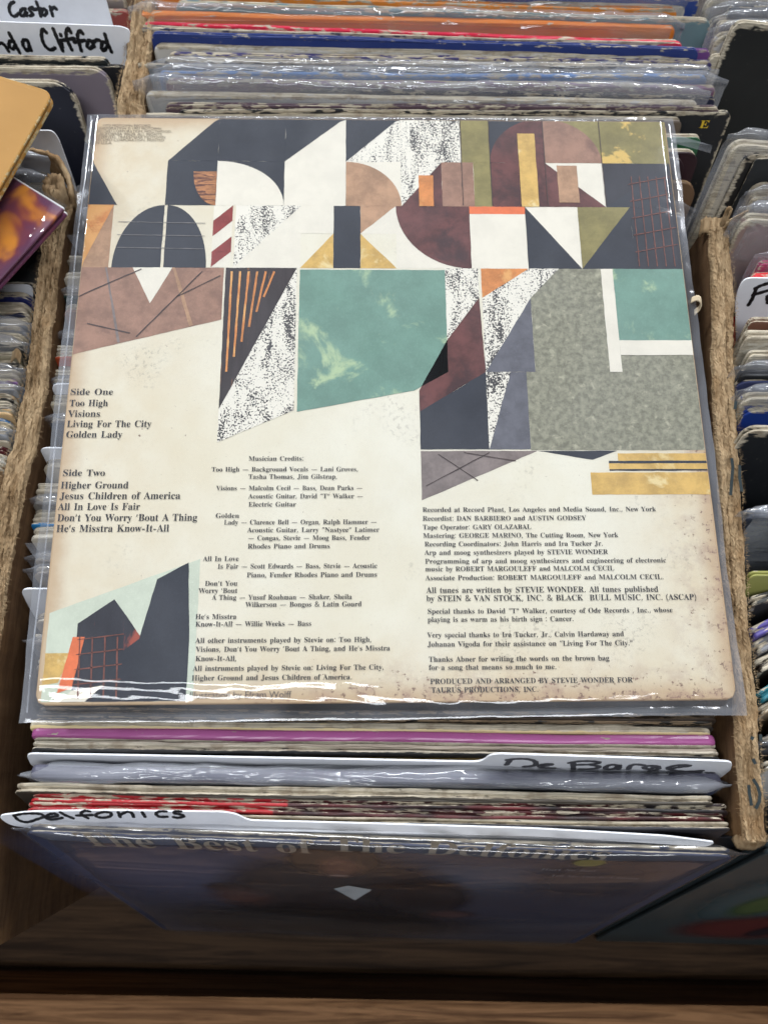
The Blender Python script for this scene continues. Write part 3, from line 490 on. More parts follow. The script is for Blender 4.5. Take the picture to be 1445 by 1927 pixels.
&	246	93,-3 72,-1 54,4 38,14 27,27 20,43 18,62 19,79 24,92 32,104 42,114 55,124 70,133 50,159 44,169 41,179 40,191 42,206 48,219 57,230 69,237 84,242 102,243 119,242 133,237 145,230 153,220 158,207 160,192 159,178 154,166 147,156 137,146 125,137 112,129 177,66 191,90 200,120 230,120 217,80 211,68 204,57 196,48 245,0 205,0 176,28 165,19 153,12 141,5 127,1 111,-2;94,146 122,168 127,175 130,183 131,192 130,199 127,206 123,212 117,216 110,218 101,219 92,218 85,216 78,212 73,206 70,200 69,191 70,184 72,176 76,169;94,23 108,24 120,26 131,30 157,47 87,115 59,93 53,85 50,75 49,63 50,52 54,42 61,34 70,28 81,24
(	101	63,-53 47,-32 35,-10 25,14 19,39 15,65 13,92 15,119 19,145 25,171 35,196 47,219 63,240 91,240 76,218 64,195 55,170 49,145 45,119 43,92 45,67 49,41 55,16 64,-8 76,-31 90,-53
)	101	10,-53 25,-31 36,-8 46,16 52,41 56,67 57,92 56,119 52,145 46,170 36,195 24,218 10,240 38,240 53,219 66,196 75,171 82,145 86,119 87,92 86,65 82,39 75,14 66,-10 53,-32 38,-53
—	201	32,0 32,240 170,240 170,0;49,17 153,17 153,223 49,223
“	201	32,0 32,240 170,240 170,0;49,17 153,17 153,223 49,223
”	201	32,0 32,240 170,240 170,0;49,17 153,17 153,223 49,223
’	201	32,0 32,240 170,240 170,0;49,17 153,17 153,223 49,223
 	130	
'''
GL = {}
for _l in GLYPHS.strip('\n').split('\n'):
    c_, a_, s_ = _l.split('\t')
    GL[c_] = (int(a_), [[tuple(map(int, q.split(','))) for q in sp.split(' ')] for sp in s_.split(';')] if s_ else [])
GL['\u2019'] = (GL[','][0], [[(x, y + 180) for x, y in sp] for sp in GL[','][1]])
GL['\u201d'] = (GL[','][0] * 2 - 30, [[(x + k, y + 180) for x, y in sp] for k in (0, GL[','][0] - 30) for sp in GL[','][1]])
GL['\u201c'] = (GL['\u201d'][0], [[(GL['\u201d'][0] - x, 380 - y) for x, y in sp] for sp in GL['\u201d'][1]])
GL['\u2014'] = (330, [[(28, 68), (302, 68), (302, 92), (28, 92)]])
GL['-'] = (140, [[(22, 60), (118, 60), (118, 90), (22, 90)]])
def text_curve_mesh(lines, name, mat, parent, z, extr=0.0, plane='xy'):
    """lines: (string, x0, x1 or None, baseline, cap height or None); set in the xy plane of parent at height z"""
    cu = bpy.data.curves.new(name, 'CURVE'); cu.dimensions = '2D'; cu.fill_mode = 'BOTH'
    for s, x0, x1, yb, cap in lines:
        adv = sum(GL[c][0] for c in s)
        sx = (x1 - x0) / adv if x1 is not None else cap / 228
        sy = cap / 228 if cap is not None else sx
        x = x0
        for c in s:
            a, sps = GL[c]
            for sp in sps:
                spl = cu.splines.new('POLY'); spl.points.add(len(sp) - 1); spl.use_cyclic_u = True
                for q, (px, py) in enumerate(sp): spl.points[q].co = (x + px * sx, yb + py * sy, 0, 1)
            x += a * sx
    o = bpy.data.objects.new(name, cu); col.objects.link(o)
    dg = bpy.context.evaluated_depsgraph_get()
    me = bpy.data.meshes.new_from_object(o.evaluated_get(dg)); bpy.data.objects.remove(o)
    if plane == 'xz':
        for v in me.vertices: v.co = (v.co.x, z, v.co.y)
    else:
        for v in me.vertices: v.co = (v.co.x, v.co.y, z)
    me.materials.clear(); me.materials.append(mat)
    t = bpy.data.objects.new(name, me); col.objects.link(t); t.parent = parent
    return t
def bfont_mesh(lines, name, mat, parent, z, bold=0.0):
    """plain sans lettering: (string, x0, x1, baseline)"""
    vs_, fs = [], []
    for s, x0, x1, yb in lines:
        cu = bpy.data.curves.new('t', 'FONT'); cu.body = s; cu.size = 1; cu.offset = bold
        o = bpy.data.objects.new('t', cu); col.objects.link(o)
        dg = bpy.context.evaluated_depsgraph_get(); dg.update()
        me = bpy.data.meshes.new_from_object(o.evaluated_get(dg)); bpy.data.objects.remove(o)
        xs = [v.co.x for v in me.vertices]; k = (x1 - x0) / (max(xs) - min(xs)); m0 = min(xs); b = len(vs_)
        vs_ += [((v.co.x - m0) * k + x0, v.co.y * k + yb, z) for v in me.vertices]
        fs += [tuple(b + i for i in p.vertices) for p in me.polygons]
    return mesh_obj(name, vs_, fs, mat, parent)
# ------------------------------------------------------------------ shelf under the boxes
shelf = empty('wooden_shelf', Matrix.Translation((0, -.1, -.313)) @ Matrix.Rotation(math.radians(-1.7), 4, 'Z'))
tag(shelf, 'wooden shelf under the boxes, floor planks coloured dark for shade, front rail in lit wood colour', 'shelf')
def plank(name, x0, x1, y0, y1, z0, z1, mat, wob=.0012, seed=0):
    nx, V, Fc = 60, [], []
    a = wav(seed, wob); b = wav(seed + 3, wob)
    prof = [(y0, z0), (y0, z1 - .004), (y0 + .0015, z1 - .0012), (y0 + .005, z1), ((y0 + y1) / 2, z1 + .0004), (y1 - .005, z1), (y1 - .001, z1 - .002), (y1, z0)]
    for i in range(nx + 1):
        x = x0 + (x1 - x0) * i / nx
        for k, (y, z) in enumerate(prof):
            V.append((x, y + .1 + (a(x * .4) if k in (1, 2, 3) else 0), z + .313 + (b(x * .4) * .5 if 1 < k < 6 else 0)))
    m = len(prof)
    for i in range(nx):
        for k in range(m):
            Fc.append((i * m + k, (i + 1) * m + k, (i + 1) * m + (k + 1) % m, i * m + (k + 1) % m))
    Fc += [tuple(range(m)), tuple(range(nx * m, nx * m + m))]
    return mesh_obj(name, V, Fc, mat, shelf)
plank('plank', -1.2, 1.2, -.3475, -.25, -.345, -.313, wood_mat(.40, 1), seed=3)  # floor planks: the shade under the boxes is put into a darker wood colour
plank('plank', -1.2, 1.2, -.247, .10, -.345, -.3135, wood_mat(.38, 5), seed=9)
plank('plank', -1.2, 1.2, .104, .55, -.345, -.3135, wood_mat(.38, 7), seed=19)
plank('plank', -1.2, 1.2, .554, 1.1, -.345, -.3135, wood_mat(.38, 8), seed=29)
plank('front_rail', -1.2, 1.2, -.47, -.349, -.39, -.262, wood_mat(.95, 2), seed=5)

# ------------------------------------------------------------------ cardboard boxes
def box_thing(label, loc):
    e = empty('cardboard_box', Matrix.Translation(loc)); return tag(e, label, 'box', 'cardboard record boxes')
def wall(box, path, ztop, width, zbot, seed, crest=.0022, ragged=.004, front_cut=None, plies=3, fuzz=3200, side_only=False):
    """torn cardboard wall following path [(x, y)...]; layers of the board show along its rubbed upper edge"""
    P = [Vector(p) for p in path]; segs = [(P[i + 1] - P[i]).length for i in range(len(P) - 1)]; Lt = sum(segs)
    ns = max(40, int(Lt / .0012)); nw = 22
    a = wav(seed, 1); b = wav(seed + 1, 1); c = wav(seed + 2, 1); d = wav(seed + 3, 1)
    r = random.Random(seed)
    ply = [((k + .5) / plies, wav(seed + 20 + k, 1), r.uniform(.7, 1.2)) for k in range(plies)]
    off = box.matrix_world.translation
    V, Fc, frames = [], [], []
    down = [.004, .012, .03, .07, .13, .22]
    for i in range(ns + 1):
        s = Lt * i / ns; q = s
        for k, L in enumerate(segs):
            if q <= L or k == len(segs) - 1: break
            q -= L
        t = q / segs[k]; p = P[k].lerp(P[k + 1], t); dr = (P[k + 1] - P[k]).normalized(); nn = Vector((-dr.y, dr.x))
        p = p + nn * (.0009 * a(s * 1.1) + .0004 * c(s * 3))
        w = width * (1 + .13 * b(s * 1.4)); zt = ztop + .0016 * d(s * 1.2)
        row = []
        for dz in reversed(down):
            row.append((nn * (-w / 2 - .0004 * c(s)), zbot if dz == .22 else max(zbot, zt - dz)))
        for j in range(nw + 1):
            f = j / nw
            q3 = Vector((s * 75 + seed, f * 2.2, seed * 1.3)); q4 = Vector((s * 150, f * 15, seed * .7))
            h = noise.noise(q3) * crest * .75 + noise.noise(q4) * crest * .55
            for pc, pw, am in ply[:-1]:
                gpos = pc + .5 / plies + .10 * pw(s * 1.7)
                dd = (f - gpos) / .045
                h -= crest * .85 * am * max(0, .35 + pw(s * 3 + 2)) * math.exp(-dd * dd)
            edge = min(f, 1 - f) * 2
            z = zt - crest * .4 + h + .00022 * r.uniform(-1, 1) - .0024 * max(0, 1 - edge * 4) ** 2
            lat = nn * ((f - .5) * w + .0004 * r.uniform(-1, 1))
            row.append((lat, z))
        for dz in down:
            row.append((nn * (w / 2 + .0004 * c(s + 1)), zbot if dz == .22 else max(zbot, zt - dz)))
        for lat, z in row:
            V.append(Vector((p.x + lat.x, p.y + lat.y, z)) - off)
        frames.append((p, nn, dr, w, zt))
    m = nw + 1 + 2 * len(down)
    for i in range(ns):
        for k in range(m - 1):
            Fc.append((i * m + k, (i + 1) * m + k, (i + 1) * m + k + 1, i * m + k + 1))
    Fc += [tuple(range(m)), tuple(range(ns * m, ns * m + m))]
    o = mesh_obj('wall', V, Fc, cardboard_mat(1, seed), box, False)
    o.data.materials.append(cardboard_mat(1, seed, True))
    nd = len(down)
    for pi, pl_ in enumerate(o.data.polygons):
        if pi < ns * (m - 1):
            k = pi % (m - 1)
            if k < nd - 1 or k > m - nd - 1: pl_.material_index = 1
    # frayed fibres
    V, Fc = [], []
    for _ in range(fuzz):
        p, nn, dr, w, zt = frames[r.randrange(len(frames))]
        sd = r.choice((-1, 1)); top = r.random() < .3
        q = Vector((p.x, p.y, zt)) + Vector((nn.x, nn.y, 0)) * sd * w * (r.uniform(0, .5) if top else .49) + Vector((0, 0, -.0012 if not top else -.0006))
        dirv = (Vector((nn.x, nn.y, 0)) * sd * r.uniform(.3, 1.2) + Vector((0, 0, r.uniform(-.6, .8))) + Vector((dr.x, dr.y, 0)) * r.uniform(-.9, .9)).normalized()
        L = r.choice((.0008, .0012, .0018, .0026)) * r.uniform(.7, 1.3); wd_ = r.uniform(.00003, .00009)
        sidev = dirv.cross(Vector((.3, .2, .9))).normalized() * wd_
        mid = q + dirv * L * .55 + Vector((0, 0, r.uniform(-.3, .3) * L)); end = q + dirv * L + Vector((r.uniform(-.4, .4) * L, 0, r.uniform(-.5, .2) * L))
        b0 = len(V)
        V += [v - off for v in (q - sidev, q + sidev, mid - sidev * .8, mid + sidev * .8, end)]
        Fc += [(b0, b0 + 1, b0 + 3, b0 + 2), (b0 + 2, b0 + 3, b0 + 4)]
    fo = mesh_obj('torn_fibres', V, Fc, cardboard_mat(1, seed), o); fo['kind'] = 'stuff'
    return o
main_box = box_thing('large torn cardboard box holding the records under the white patterned album', (0, -.05, -.34))
wall(main_box, [(-.1705, .116), (-.1755, .09), (-.1762, .03), (-.1775, -.03), (-.182, -.07), (-.186, -.14), (-.1835, -.262)], -.004, .0112, -.33, 11, plies=3, crest=.003)
wr = wall(main_box, [(.1830, .099), (.1795, .06), (.1715, -.02), (.1675, -.09), (.1635, -.165), (.1600, -.217)], -.0045, .0108, -.33, 23, plies=3)
back_box = box_thing('torn cardboard box at the top of the picture beside the handwritten cards', (0, .3, -.34))
wall(back_box, [(-.1385, .30), (-.1392, .24), (-.141, .17), (-.139, .150)], -.003, .0150, -.33, 37, plies=3, fuzz=2200, crest=.003)

# curled scraps of torn board
def scrap(parent, name, pts, wdt, mat, thick=.0008, seed=0, worldpts=True):
    """strip of board bent along pts, its width along the second vector of each entry"""
    off = parent.matrix_world.translation if parent else Vector((0, 0, 0))
    V, Fc = [], []; r = random.Random(seed)
    n = len(pts)
    P = [Vector(p) for p, _ in pts]; Wd = [Vector(w).normalized() for _, w in pts]
    fine = []
    for i in range(n - 1):
        p0, p1, p2, p3 = P[max(i - 1, 0)], P[i], P[i + 1], P[min(i + 2, n - 1)]
        for k in range(6):
            t = k / 6
            fine.append((.5 * ((2 * p1) + (p2 - p0) * t + (2 * p0 - 5 * p1 + 4 * p2 - p3) * t * t + (3 * p1 - p0 - 3 * p2 + p3) * t ** 3), Wd[i].lerp(Wd[i + 1], t)))
    fine.append((P[-1], Wd[-1]))
    for i, (p, w) in enumerate(fine):
        d = (fine[min(i + 1, len(fine) - 1)][0] - fine[max(i - 1, 0)][0]).normalized()
        nn = d.cross(w).normalized()
        ww = wdt * (1 + r.uniform(-.12, .12))
        for k, (f, h) in enumerate(((-.5, -1), (-.25, -1), (0, -1), (.25, -1), (.5, -1), (.5, 1), (.25, 1), (0, 1), (-.25, 1), (-.5, 1))):
            V.append(p + w * f * ww + nn * h * thick / 2 * (1 + r.uniform(-.3, .3)) + nn * r.uniform(-.0002, .0002) - off)
    m = 10
    for i in range(len(fine) - 1):
        for k in range(m): Fc.append((i * m + k, (i + 1) * m + k, (i + 1) * m + (k + 1) % m, i * m + (k + 1) % m))
    Fc += [tuple(range(m)), tuple(range((len(fine) - 1) * m, len(fine) * m))]
    return mesh_obj(name, V, Fc, mat, parent, True)
CB = cardboard_mat(1, 3)
up = (0, .33, .94)
scrap(main_box, 'torn_flap', [(on(40, 305, -.004), up), (on(70, 302, -.004), up), (on(100, 308, -.004), up), (on(122, 325, -.005), up), (on(135, 355, -.006), up), (on(140, 385, -.008), up)], .012, CB, .0026, 5)
scrap(main_box, 'torn_flap', [(on(96, 380, -.002), up), (on(98, 362, -.002), up), (on(110, 353, -.002), up), (on(122, 362, -.002), up), (on(120, 378, -.002), up), (on(108, 384, -.002), up), (on(106, 372, -.002), up)], .016, CB, .0030, 6)
scrap(main_box, 'torn_flap', [(on(1366, 425, -.004), up), (on(1360, 412, -.001), up), (on(1364, 403, .001), up), (on(1371, 404, .001), up), (on(1368, 412, 0), up)], .008, CB, .0010, 8)
scrap(main_box, 'torn_flap', [(on(1370, 432, -.006), (1, .1, .2)), (on(1376, 420, -.001), (1, .2, .3)), (on(1386, 408, .003), (1, .3, .3)), (on(1396, 402, .004), (1, .5, .2))], .007, CB, .0012, 9)
scrap(main_box, 'torn_flap', [(on(1318, 430, -.012), (.2, 1, .3)), (on(1326, 424, -.008), (.2, 1, .3)), (on(1340, 428, -.008), (.1, 1, .2)), (on(1346, 440, -.010), (.1, 1, .1))], .009, CB, .0014, 10)
scrap(main_box, 'torn_flap', [(on(1300, 565, -.002), (.2, 1, .3)), (on(1311, 561, 0), (.2, 1, .3)), (on(1318, 567, -.001), (.1, 1, .2)), (on(1315, 580, -.004), (.1, 1, .1)), (on(1306, 588, -.006), (.1, 1, .1))], .003, plain('pale_board', rgb(214, 196, 166), .9), .0006, 12)
scrap(main_box, 'torn_flap', [(on(1386, 1572, -.014), (.2, .5, .8)), (on(1392, 1583, -.010), (.2, .5, .8)), (on(1406, 1589, -.009), (0, .5, .8)), (on(1424, 1588, -.009), (0, .5, .8)), (on(1440, 1578, -.010), (-.3, .5, .8))], .008, CB, .0016, 14)
scrap(main_box, 'torn_flap', [(on(24, 672, -.006), (.2, 1, .3)), (on(32, 665, -.002), (.2, 1, .3)), (on(40, 676, -.004), (.2, 1, .3))], .005, cardboard_mat(1, 5), .0008, 15)
# felt-pen marks left on the rubbed edge of the right wall
def edge_marks(strokes, wdt):
    V, Fc = [], []
    off = main_box.matrix_world.translation
    for st in strokes:
        b0 = len(V)
        for i, (u, v) in enumerate(st):
            p = on(u, v, -.0022) - off
            q = on(st[min(i + 1, len(st) - 1)][0], st[min(i + 1, len(st) - 1)][1], -.0022) - on(*st[max(i - 1, 0)], -.0022)
            nn = Vector((-q.y, q.x, 0)).normalized() * wdt / 2
            V += [p + nn, p - nn]
        for i in range(len(st) - 1): Fc.append((b0 + 2 * i, b0 + 2 * i + 1, b0 + 2 * i + 3, b0 + 2 * i + 2))
    return mesh_obj('pen_mark', V, Fc, plain('teal_ink', rgb(46, 54, 56), .8, .2, 0, 300, .3), wr)
for st in ([(1416, 1466), (1424, 1478), (1429, 1494), (1428, 1508), (1421, 1522)], [(1408, 1477), (1409, 1492), (1412, 1508), (1413, 1516)], [(1376, 862), (1378, 880), (1376, 905), (1374, 932)], [(1391, 875), (1391, 900), (1395, 925)],
           [(1384, 755), (1382, 770)], [(1413, 1392), (1416, 1386)], [(1416, 1428), (1421, 1438)], [(1430, 1382), (1431, 1394)]): edge_marks([st], .0015)

# ------------------------------------------------------------------ the album lying on top
album = empty('record', Matrix.Identity(4))
tag(album, 'old cream album back cover in clear plastic, lying flat, patchwork print and track list', 'record')
def cover_mat():
    m, nt, b = nmat('aged_cover_paper'); n = N(nt); o = n.obj(); x, y, z = n.sep(o)
    ex = n.m('SUBTRACT', S / 2, n.m('ABSOLUTE', x)); ey = n.m('SUBTRACT', S / 2, n.m('ABSOLUTE', y)); d = n.m('MINIMUM', ex, ey)
    big = n.noise(o, 14, 5, .6); mid = n.noise(o, 60, 6, .65); fine = n.noise(o, 700, 3, .7)
    c = n.mix(n.ramp(big, .32, .7), rgb(222, 214, 192), rgb(231, 226, 209))
    left = n.ramp(x, -.157, -.04, 1, 0); top = n.ramp(y, .06, .157, 0, .9); right = n.ramp(x, .10, .157, 0, .75); bot = n.ramp(y, -.157, -.115, .85, 0)
    age = n.m('MAXIMUM', n.m('MAXIMUM', n.m('MULTIPLY', left, n.m('ADD', .5, n.m('MULTIPLY', top, .5))), right), bot)
    c = n.mix(n.m('MULTIPLY', age, n.ramp(mid, .25, .75, .25, .8)), c, rgb(204, 178, 136))
    d2 = n.m('ADD', d, n.m('MULTIPLY', n.m('SUBTRACT', mid, .5), .016))
    c = n.mix(n.ramp(d2, .0005, .012, .8, 0), c, rgb(188, 158, 124))
    # foxing and grime, thick along the lower right border
    brn = n.m('MAXIMUM', n.ramp(y, -.157, -.132, 1, 0), n.m('MULTIPLY', n.ramp(x, .120, .157, 0, .8), n.ramp(y, -.05, .02, 1, 0)))
    br2 = n.m('MULTIPLY', brn, n.ramp(x, -.09, .02, .35, 1))
    sp = n.noise(o, 330, 6, .72); sp2 = n.noise(o, 95, 5, .7)
    k = n.m('ADD', sp, n.m('ADD', n.m('MULTIPLY', br2, .13), n.m('MULTIPLY', n.m('SUBTRACT', sp2, .5), .25)))
    c = n.mix(n.ramp(k, .67, .72, 0, .85), c, rgb(112, 84, 74))
    c = n.mix(n.m('MULTIPLY', br2, n.ramp(sp2, .45, .65, 0, .5)), c, rgb(160, 128, 116))
    fx = n.noise(n.scale(o, (1, .8, 1)), 120, 4, .6)
    c = n.mix(n.ramp(fx, .735, .75, 0, .7), c, rgb(150, 118, 84))
    sm = n.m('MULTIPLY', n.ramp(n.noise(o, 20, 3, .5), .56, .68), n.ramp(n.noise(o, 420, 5, .75), .52, .62))
    c = n.mix(n.m('MULTIPLY', sm, .38), c, rgb(120, 110, 100))
    c = n.mix(n.ramp(fine, .5, .85, 0, .25), c, rgb(190, 176, 152))
    c = n.mix(n.ramp(d, .0006, .0014, .5, 0), c, rgb(176, 146, 112))
    n.lk(c, b.inputs['Base Color']); b.inputs['Roughness'].default_value = .6; b.inputs['Specular IOR Level'].default_value = .2
    n.bump(n.noise(o, 500, 5, .7), .15, .0004, b)
    return m
V, Fc = slab_mesh(S, S, .0042, .0045, 'thin', 101, 0)
V = [(x, z + S / 2, -y - .0021) for x, y, z in V]
jacket = mesh_obj('jacket', V, Fc, cover_mat(), album)
LX = .00005
NAVY = ink(rgb(48, 51, 60), .14, 40); MAROON = ink(rgb(98, 58, 56), .38, 60, rgb(66, 42, 44), .5, .66); BROWN = ink(rgb(152, 116, 98), .24, 70, rgb(124, 92, 80), .55, .7)
TAN = ink(rgb(176, 138, 108), .25, 70); SAGE = ink(rgb(112, 146, 132), .14, 45, rgb(176, 196, 156), .54, .64); STONE = ink(rgb(138, 136, 118), .35, 300, rgb(176, 172, 150), .56, .72)
SLATE = ink(rgb(98, 98, 106), .2, 90); OLIVE = ink(rgb(136, 126, 80), .22, 60); OLIVEG = ink(rgb(132, 122, 76), .2, 60, rgb(212, 178, 100), .55, .6)
GOLD = ink(rgb(206, 168, 96), .2, 80, rgb(226, 204, 150), .55, .65); ORANGE = ink(rgb(206, 132, 74), .25, 80, rgb(222, 164, 100), .5, .62); CREAM = ink(rgb(228, 221, 205), .05, 60, grain=.04)
MINT = ink(rgb(200, 207, 188), .08, 50); RED = ink(rgb(138, 56, 54), .2, 90); STRIPE = ink(rgb(54, 46, 48), .2, 60, rgb(142, 98, 66), .6, .68, streak=(5, .5, 1))
PLAID = ink(rgb(48, 48, 56), .15, 60, rgb(160, 78, 62), .63, .7, streak=(2.4, .5, 1)); GREYB = ink(rgb(128, 116, 112), .25, 80); STIP = stipple(.5); STIP2 = stipple(.15)
VERM = ink(rgb(226, 116, 72), .12, 80); TEXTILE = ink(rgb(176, 120, 80), .4, 240, rgb(96, 60, 52), .5, .56, streak=(.4, 3, 1))
_lvl = [0]
def V_(py): return .5 - on(715, py, 0).y / S
def A(u, v): return Vector(((u - .5) * S, (.5 - v) * S))
def shape(mat, uv, lvl):
    pts = [A(*p) for p in uv]
    lim = S / 2 - .0006
    P = []
    m = len(pts); r = random.Random(len(_lvl))
    for i in range(m):
        a, b = pts[i], pts[(i + 1) % m]; k = max(1, int((b - a).length / .004))
        for q in range(k):
            p = a + (b - a) * q / k
            if q: p = p + Vector((r.uniform(-1, 1), r.uniform(-1, 1))) * .00012
            P.append((max(-lim, min(lim, p.x)), max(-lim, min(lim, p.y)), LX * lvl))
    _lvl.append(0)
    o = mesh_obj('printed_shape', P, [tuple(range(len(P)))], mat, jacket)
    for pl_ in o.data.polygons:
        if pl_.normal.z < 0: pl_.flip()
    return o
def cell(u0, u1, y0, y1, kind, a, b=None, lvl=1):
    v0, v1 = V_(y0), V_(y1)
    C4 = {'tl': (u0, v0), 'tr': (u1, v0), 'br': (u1, v1), 'bl': (u0, v1)}
    if b: shape(b, [C4[k] for k in ('tl', 'tr', 'br', 'bl')], lvl)
    if kind == 'r': shape(a, [C4[k] for k in ('tl', 'tr', 'br', 'bl')], lvl + 1)
    elif kind[0] == 'q':
        k = kind[1:]; cx, cy = C4[k]; ox = u1 if cx == u0 else u0; oy = v1 if cy == v0 else v0
        pts = [(cx, cy)] + [(cx + (ox - cx) * math.cos(t * math.pi / 28), cy + (oy - cy) * math.sin(t * math.pi / 28)) for t in range(15)]
        shape(a, pts, lvl + 1)
    else:
        order = ['tl', 'tr', 'br', 'bl']; i = order.index(kind)
        shape(a, [C4[order[i - 1]], C4[kind], C4[order[(i + 1) % 4]]], lvl + 1)
# a plain quilt of flat colour fields in the cover's colours
y1, y2, y3, y4 = 222, 305, 388, 505
cell(.13, .215, y1, y2, 'br', NAVY); cell(.215, .33, y1, y2, 'r', NAVY); cell(.33, .435, y1, y2, 'tl', NAVY, CREAM); cell(.435, .53, y1, y2, 'tl', NAVY, STIP2)
cell(.53, .635, y1, y2, 'r', STIP); cell(.635, .685, y1, y2, 'r', OLIVE); cell(.685, .78, y1, y2, 'qbr', MAROON, NAVY); cell(.78, .88, y1, y2, 'qbl', BROWN, OLIVE); cell(.88, 1, y1, y2, 'r', OLIVEG)
cell(0, .05, y2, y3, 'bl', NAVY); cell(.13, .215, y2, y3, 'r', NAVY); cell(.175, .215, 325, y3, 'qtr', TEXTILE, None, 3); cell(.215, .33, y2, y3, 'qbl', CREAM, NAVY); cell(.33, .435, y2, y3, 'tr', CREAM, CREAM); cell(.435, .53, y2, y3, 'qbl', TAN, CREAM)
cell(.53, .60, y2, y3, 'tl', STIP, MAROON); cell(.60, .655, y2, y3, 'r', BROWN); cell(.56, .585, 330, y3, 'r', ORANGE, None, 4); cell(.655, .685, y2, y3, 'r', OLIVE); cell(.685, .78, y2, y3, 'r', MAROON); cell(.735, .765, 250, y3, 'r', GOLD, None, 4)
cell(.78, .88, y2, y3, 'bl', MAROON, CREAM); cell(.80, .835, 310, 380, 'r', TAN, None, 4); cell(.88, 1, y2, y3, 'br', NAVY, PLAID)
cell(0, .045, y3, y4, 'tl', ORANGE, TAN); cell(.05, .13, y3, y4, 'qbr', NAVY); cell(.135, .205, y3, y4, 'qbl', NAVY)
for k in range(4): cell(.213, .245, y3 + k * 29, y3 + k * 29 + 29, 'tl' if k % 2 else 'br', RED, CREAM)
cell(.25, .36, y3, y4, 'tl', STIP2, CREAM); cell(.36, .415, 440, y4, 'br', GOLD); cell(.36, .415, y3, 440, 'r', CREAM); cell(.415, .46, y3, y4, 'r', NAVY); cell(.46, .52, 440, y4, 'bl', GOLD); cell(.46, .52, y3, 440, 'tl', TAN, CREAM)
cell(.52, .645, y3, y4, 'qtr', MAROON, CREAM); cell(.645, .74, 402, y4, 'r', CREAM); cell(.645, .74, y3, 402, 'r', VERM); cell(.74, .83, y3, y4, 'bl', NAVY, CREAM); cell(.83, .92, y3, y4, 'tl', OLIVE, NAVY); cell(.92, 1, y3, y4, 'br', PLAID, NAVY)
v = V_
shape(BROWN, [(0, v(y4)), (.235, v(y4)), (.235, v(602)), (0, v(668))], 2); shape(CREAM, [(.085, v(y4)), (.15, v(y4)), (.118, v(572))], 3)
shape(TAN, [(.15, v(y4)), (.155, v(y4)), (.19, v(613)), (.184, v(615))], 4); shape(GREYB, [(.04, v(y4)), (.043, v(y4)), (.075, v(645)), (.071, v(646))], 4)
shape(STRIPE, [(.238, v(y4)), (.355, v(y4)), (.238, v(770))], 3); shape(STIP, [(.355, v(y4)), (.355, v(772)), (.238, v(832)), (.238, v(770))], 3)
shape(SAGE, [(.36, v(508)), (.60, v(508)), (.60, v(700)), (.545, v(735)), (.36, v(775))], 3)
shape(STIP, [(.60, v(y4)), (.655, v(y4)), (.655, v(560)), (.60, v(640))], 3); shape(MAROON, [(.655, v(560)), (.66, v(700)), (.553, v(775)), (.553, v(735)), (.60, v(640))], 3); shape(NAVY, [(.66, v(700)), (.66, v(846)), (.553, v(846)), (.553, v(775))], 4)
cell(.66, .74, y4, 560, 'tl', ORANGE, STIP, 2); cell(.66, .74, 560, 700, 'tl', STIP, SLATE, 2); cell(.66, .725, 700, 846, 'r', SLATE, None, 2); cell(.66, .70, 700, 846, 'tl', STIP, None, 4)
shape(STONE, [(.74, v(y4)), (1, v(y4)), (1, v(848)), (.725, v(848)), (.725, v(700)), (.74, v(700))], 2); cell(.86, .88, y4, 700, 'r', CREAM, None, 4); cell(.88, 1, y4, 640, 'r', SAGE, None, 4); cell(.88, 1, 640, 668, 'r', CREAM, None, 4); cell(.74, .79, y4, 560, 'tl', STIP, None, 4)
shape(GREYB, [(.553, v(849)), (.735, v(849)), (.553, v(942))], 2)
shape(NAVY, [(.735, v(849)), (.86, v(849)), (.82, v(866))], 2); cell(.86, 1, 854, 868, 'r', GOLD); cell(.845, 1, 873, 884, 'r', GOLD); cell(.815, 1, 890, 932, 'r', GOLD); cell(.845, 1, 868, 873, 'r', NAVY); cell(.845, 1, 884, 887, 'r', NAVY)
def line(mat, p, q, wdt=.0035, lvl=5):
    d = (Vector(q) - Vector(p)).normalized(); n_ = Vector((-d.y, d.x)) * wdt / 2
    shape(mat, [tuple(Vector(p) + n_), tuple(Vector(q) + n_), tuple(Vector(q) - n_), tuple(Vector(p) - n_)], lvl)
LINE = ink(rgb(120, 72, 62), .3, 200); PALE = ink(rgb(120, 116, 116), .3, 200); DARKL = ink(rgb(70, 56, 54), .2, 200)
for k in range(5): line(LINE, (.928 + .0145 * k, v(330)), (.926 + .015 * k, v(500)), .0016, 6)
for k in range(5): line(LINE, (.922, v(345 + 32 * k)), (.995, v(330 + 32 * k)), .0014, 6)
for k in range(4): line(LINE, (.055 + .018 * k, v(1195)), (.06 + .018 * k, v(1310)), .0022, 6)
for k in range(4): line(LINE, (.052, v(1200 + 28 * k)), (.118, v(1190 + 28 * k)), .0016, 6)
for k in range(6): line(ORANGE, (.248 + .014 * k, v(512)), (.247 + .011 * k, v(700 - 28 * k)), .0035, 6)
for p, q in (((.0, v(560)), (.1, v(508))), ((.1, v(635)), (.2, v(512))), ((.02, v(610)), (.09, v(628))), ((.16, v(560)), (.23, v(520)))): line(DARKL, p, q, .0018, 6)
for p, q in (((.56, v(915)), (.66, v(852))), ((.58, v(855)), (.64, v(905))), ((.62, v(852)), (.70, v(868)))): line(DARKL, p, q, .0016, 6)
for k in range(3): line(PALE, (.055, v(420 + 24 * k)), (.20, v(422 + 24 * k)), .0010, 6)
for u in (.635, .685, .78, .88): line(DARKL, (u, v(226)), (u, v(386)), .0014, 7)
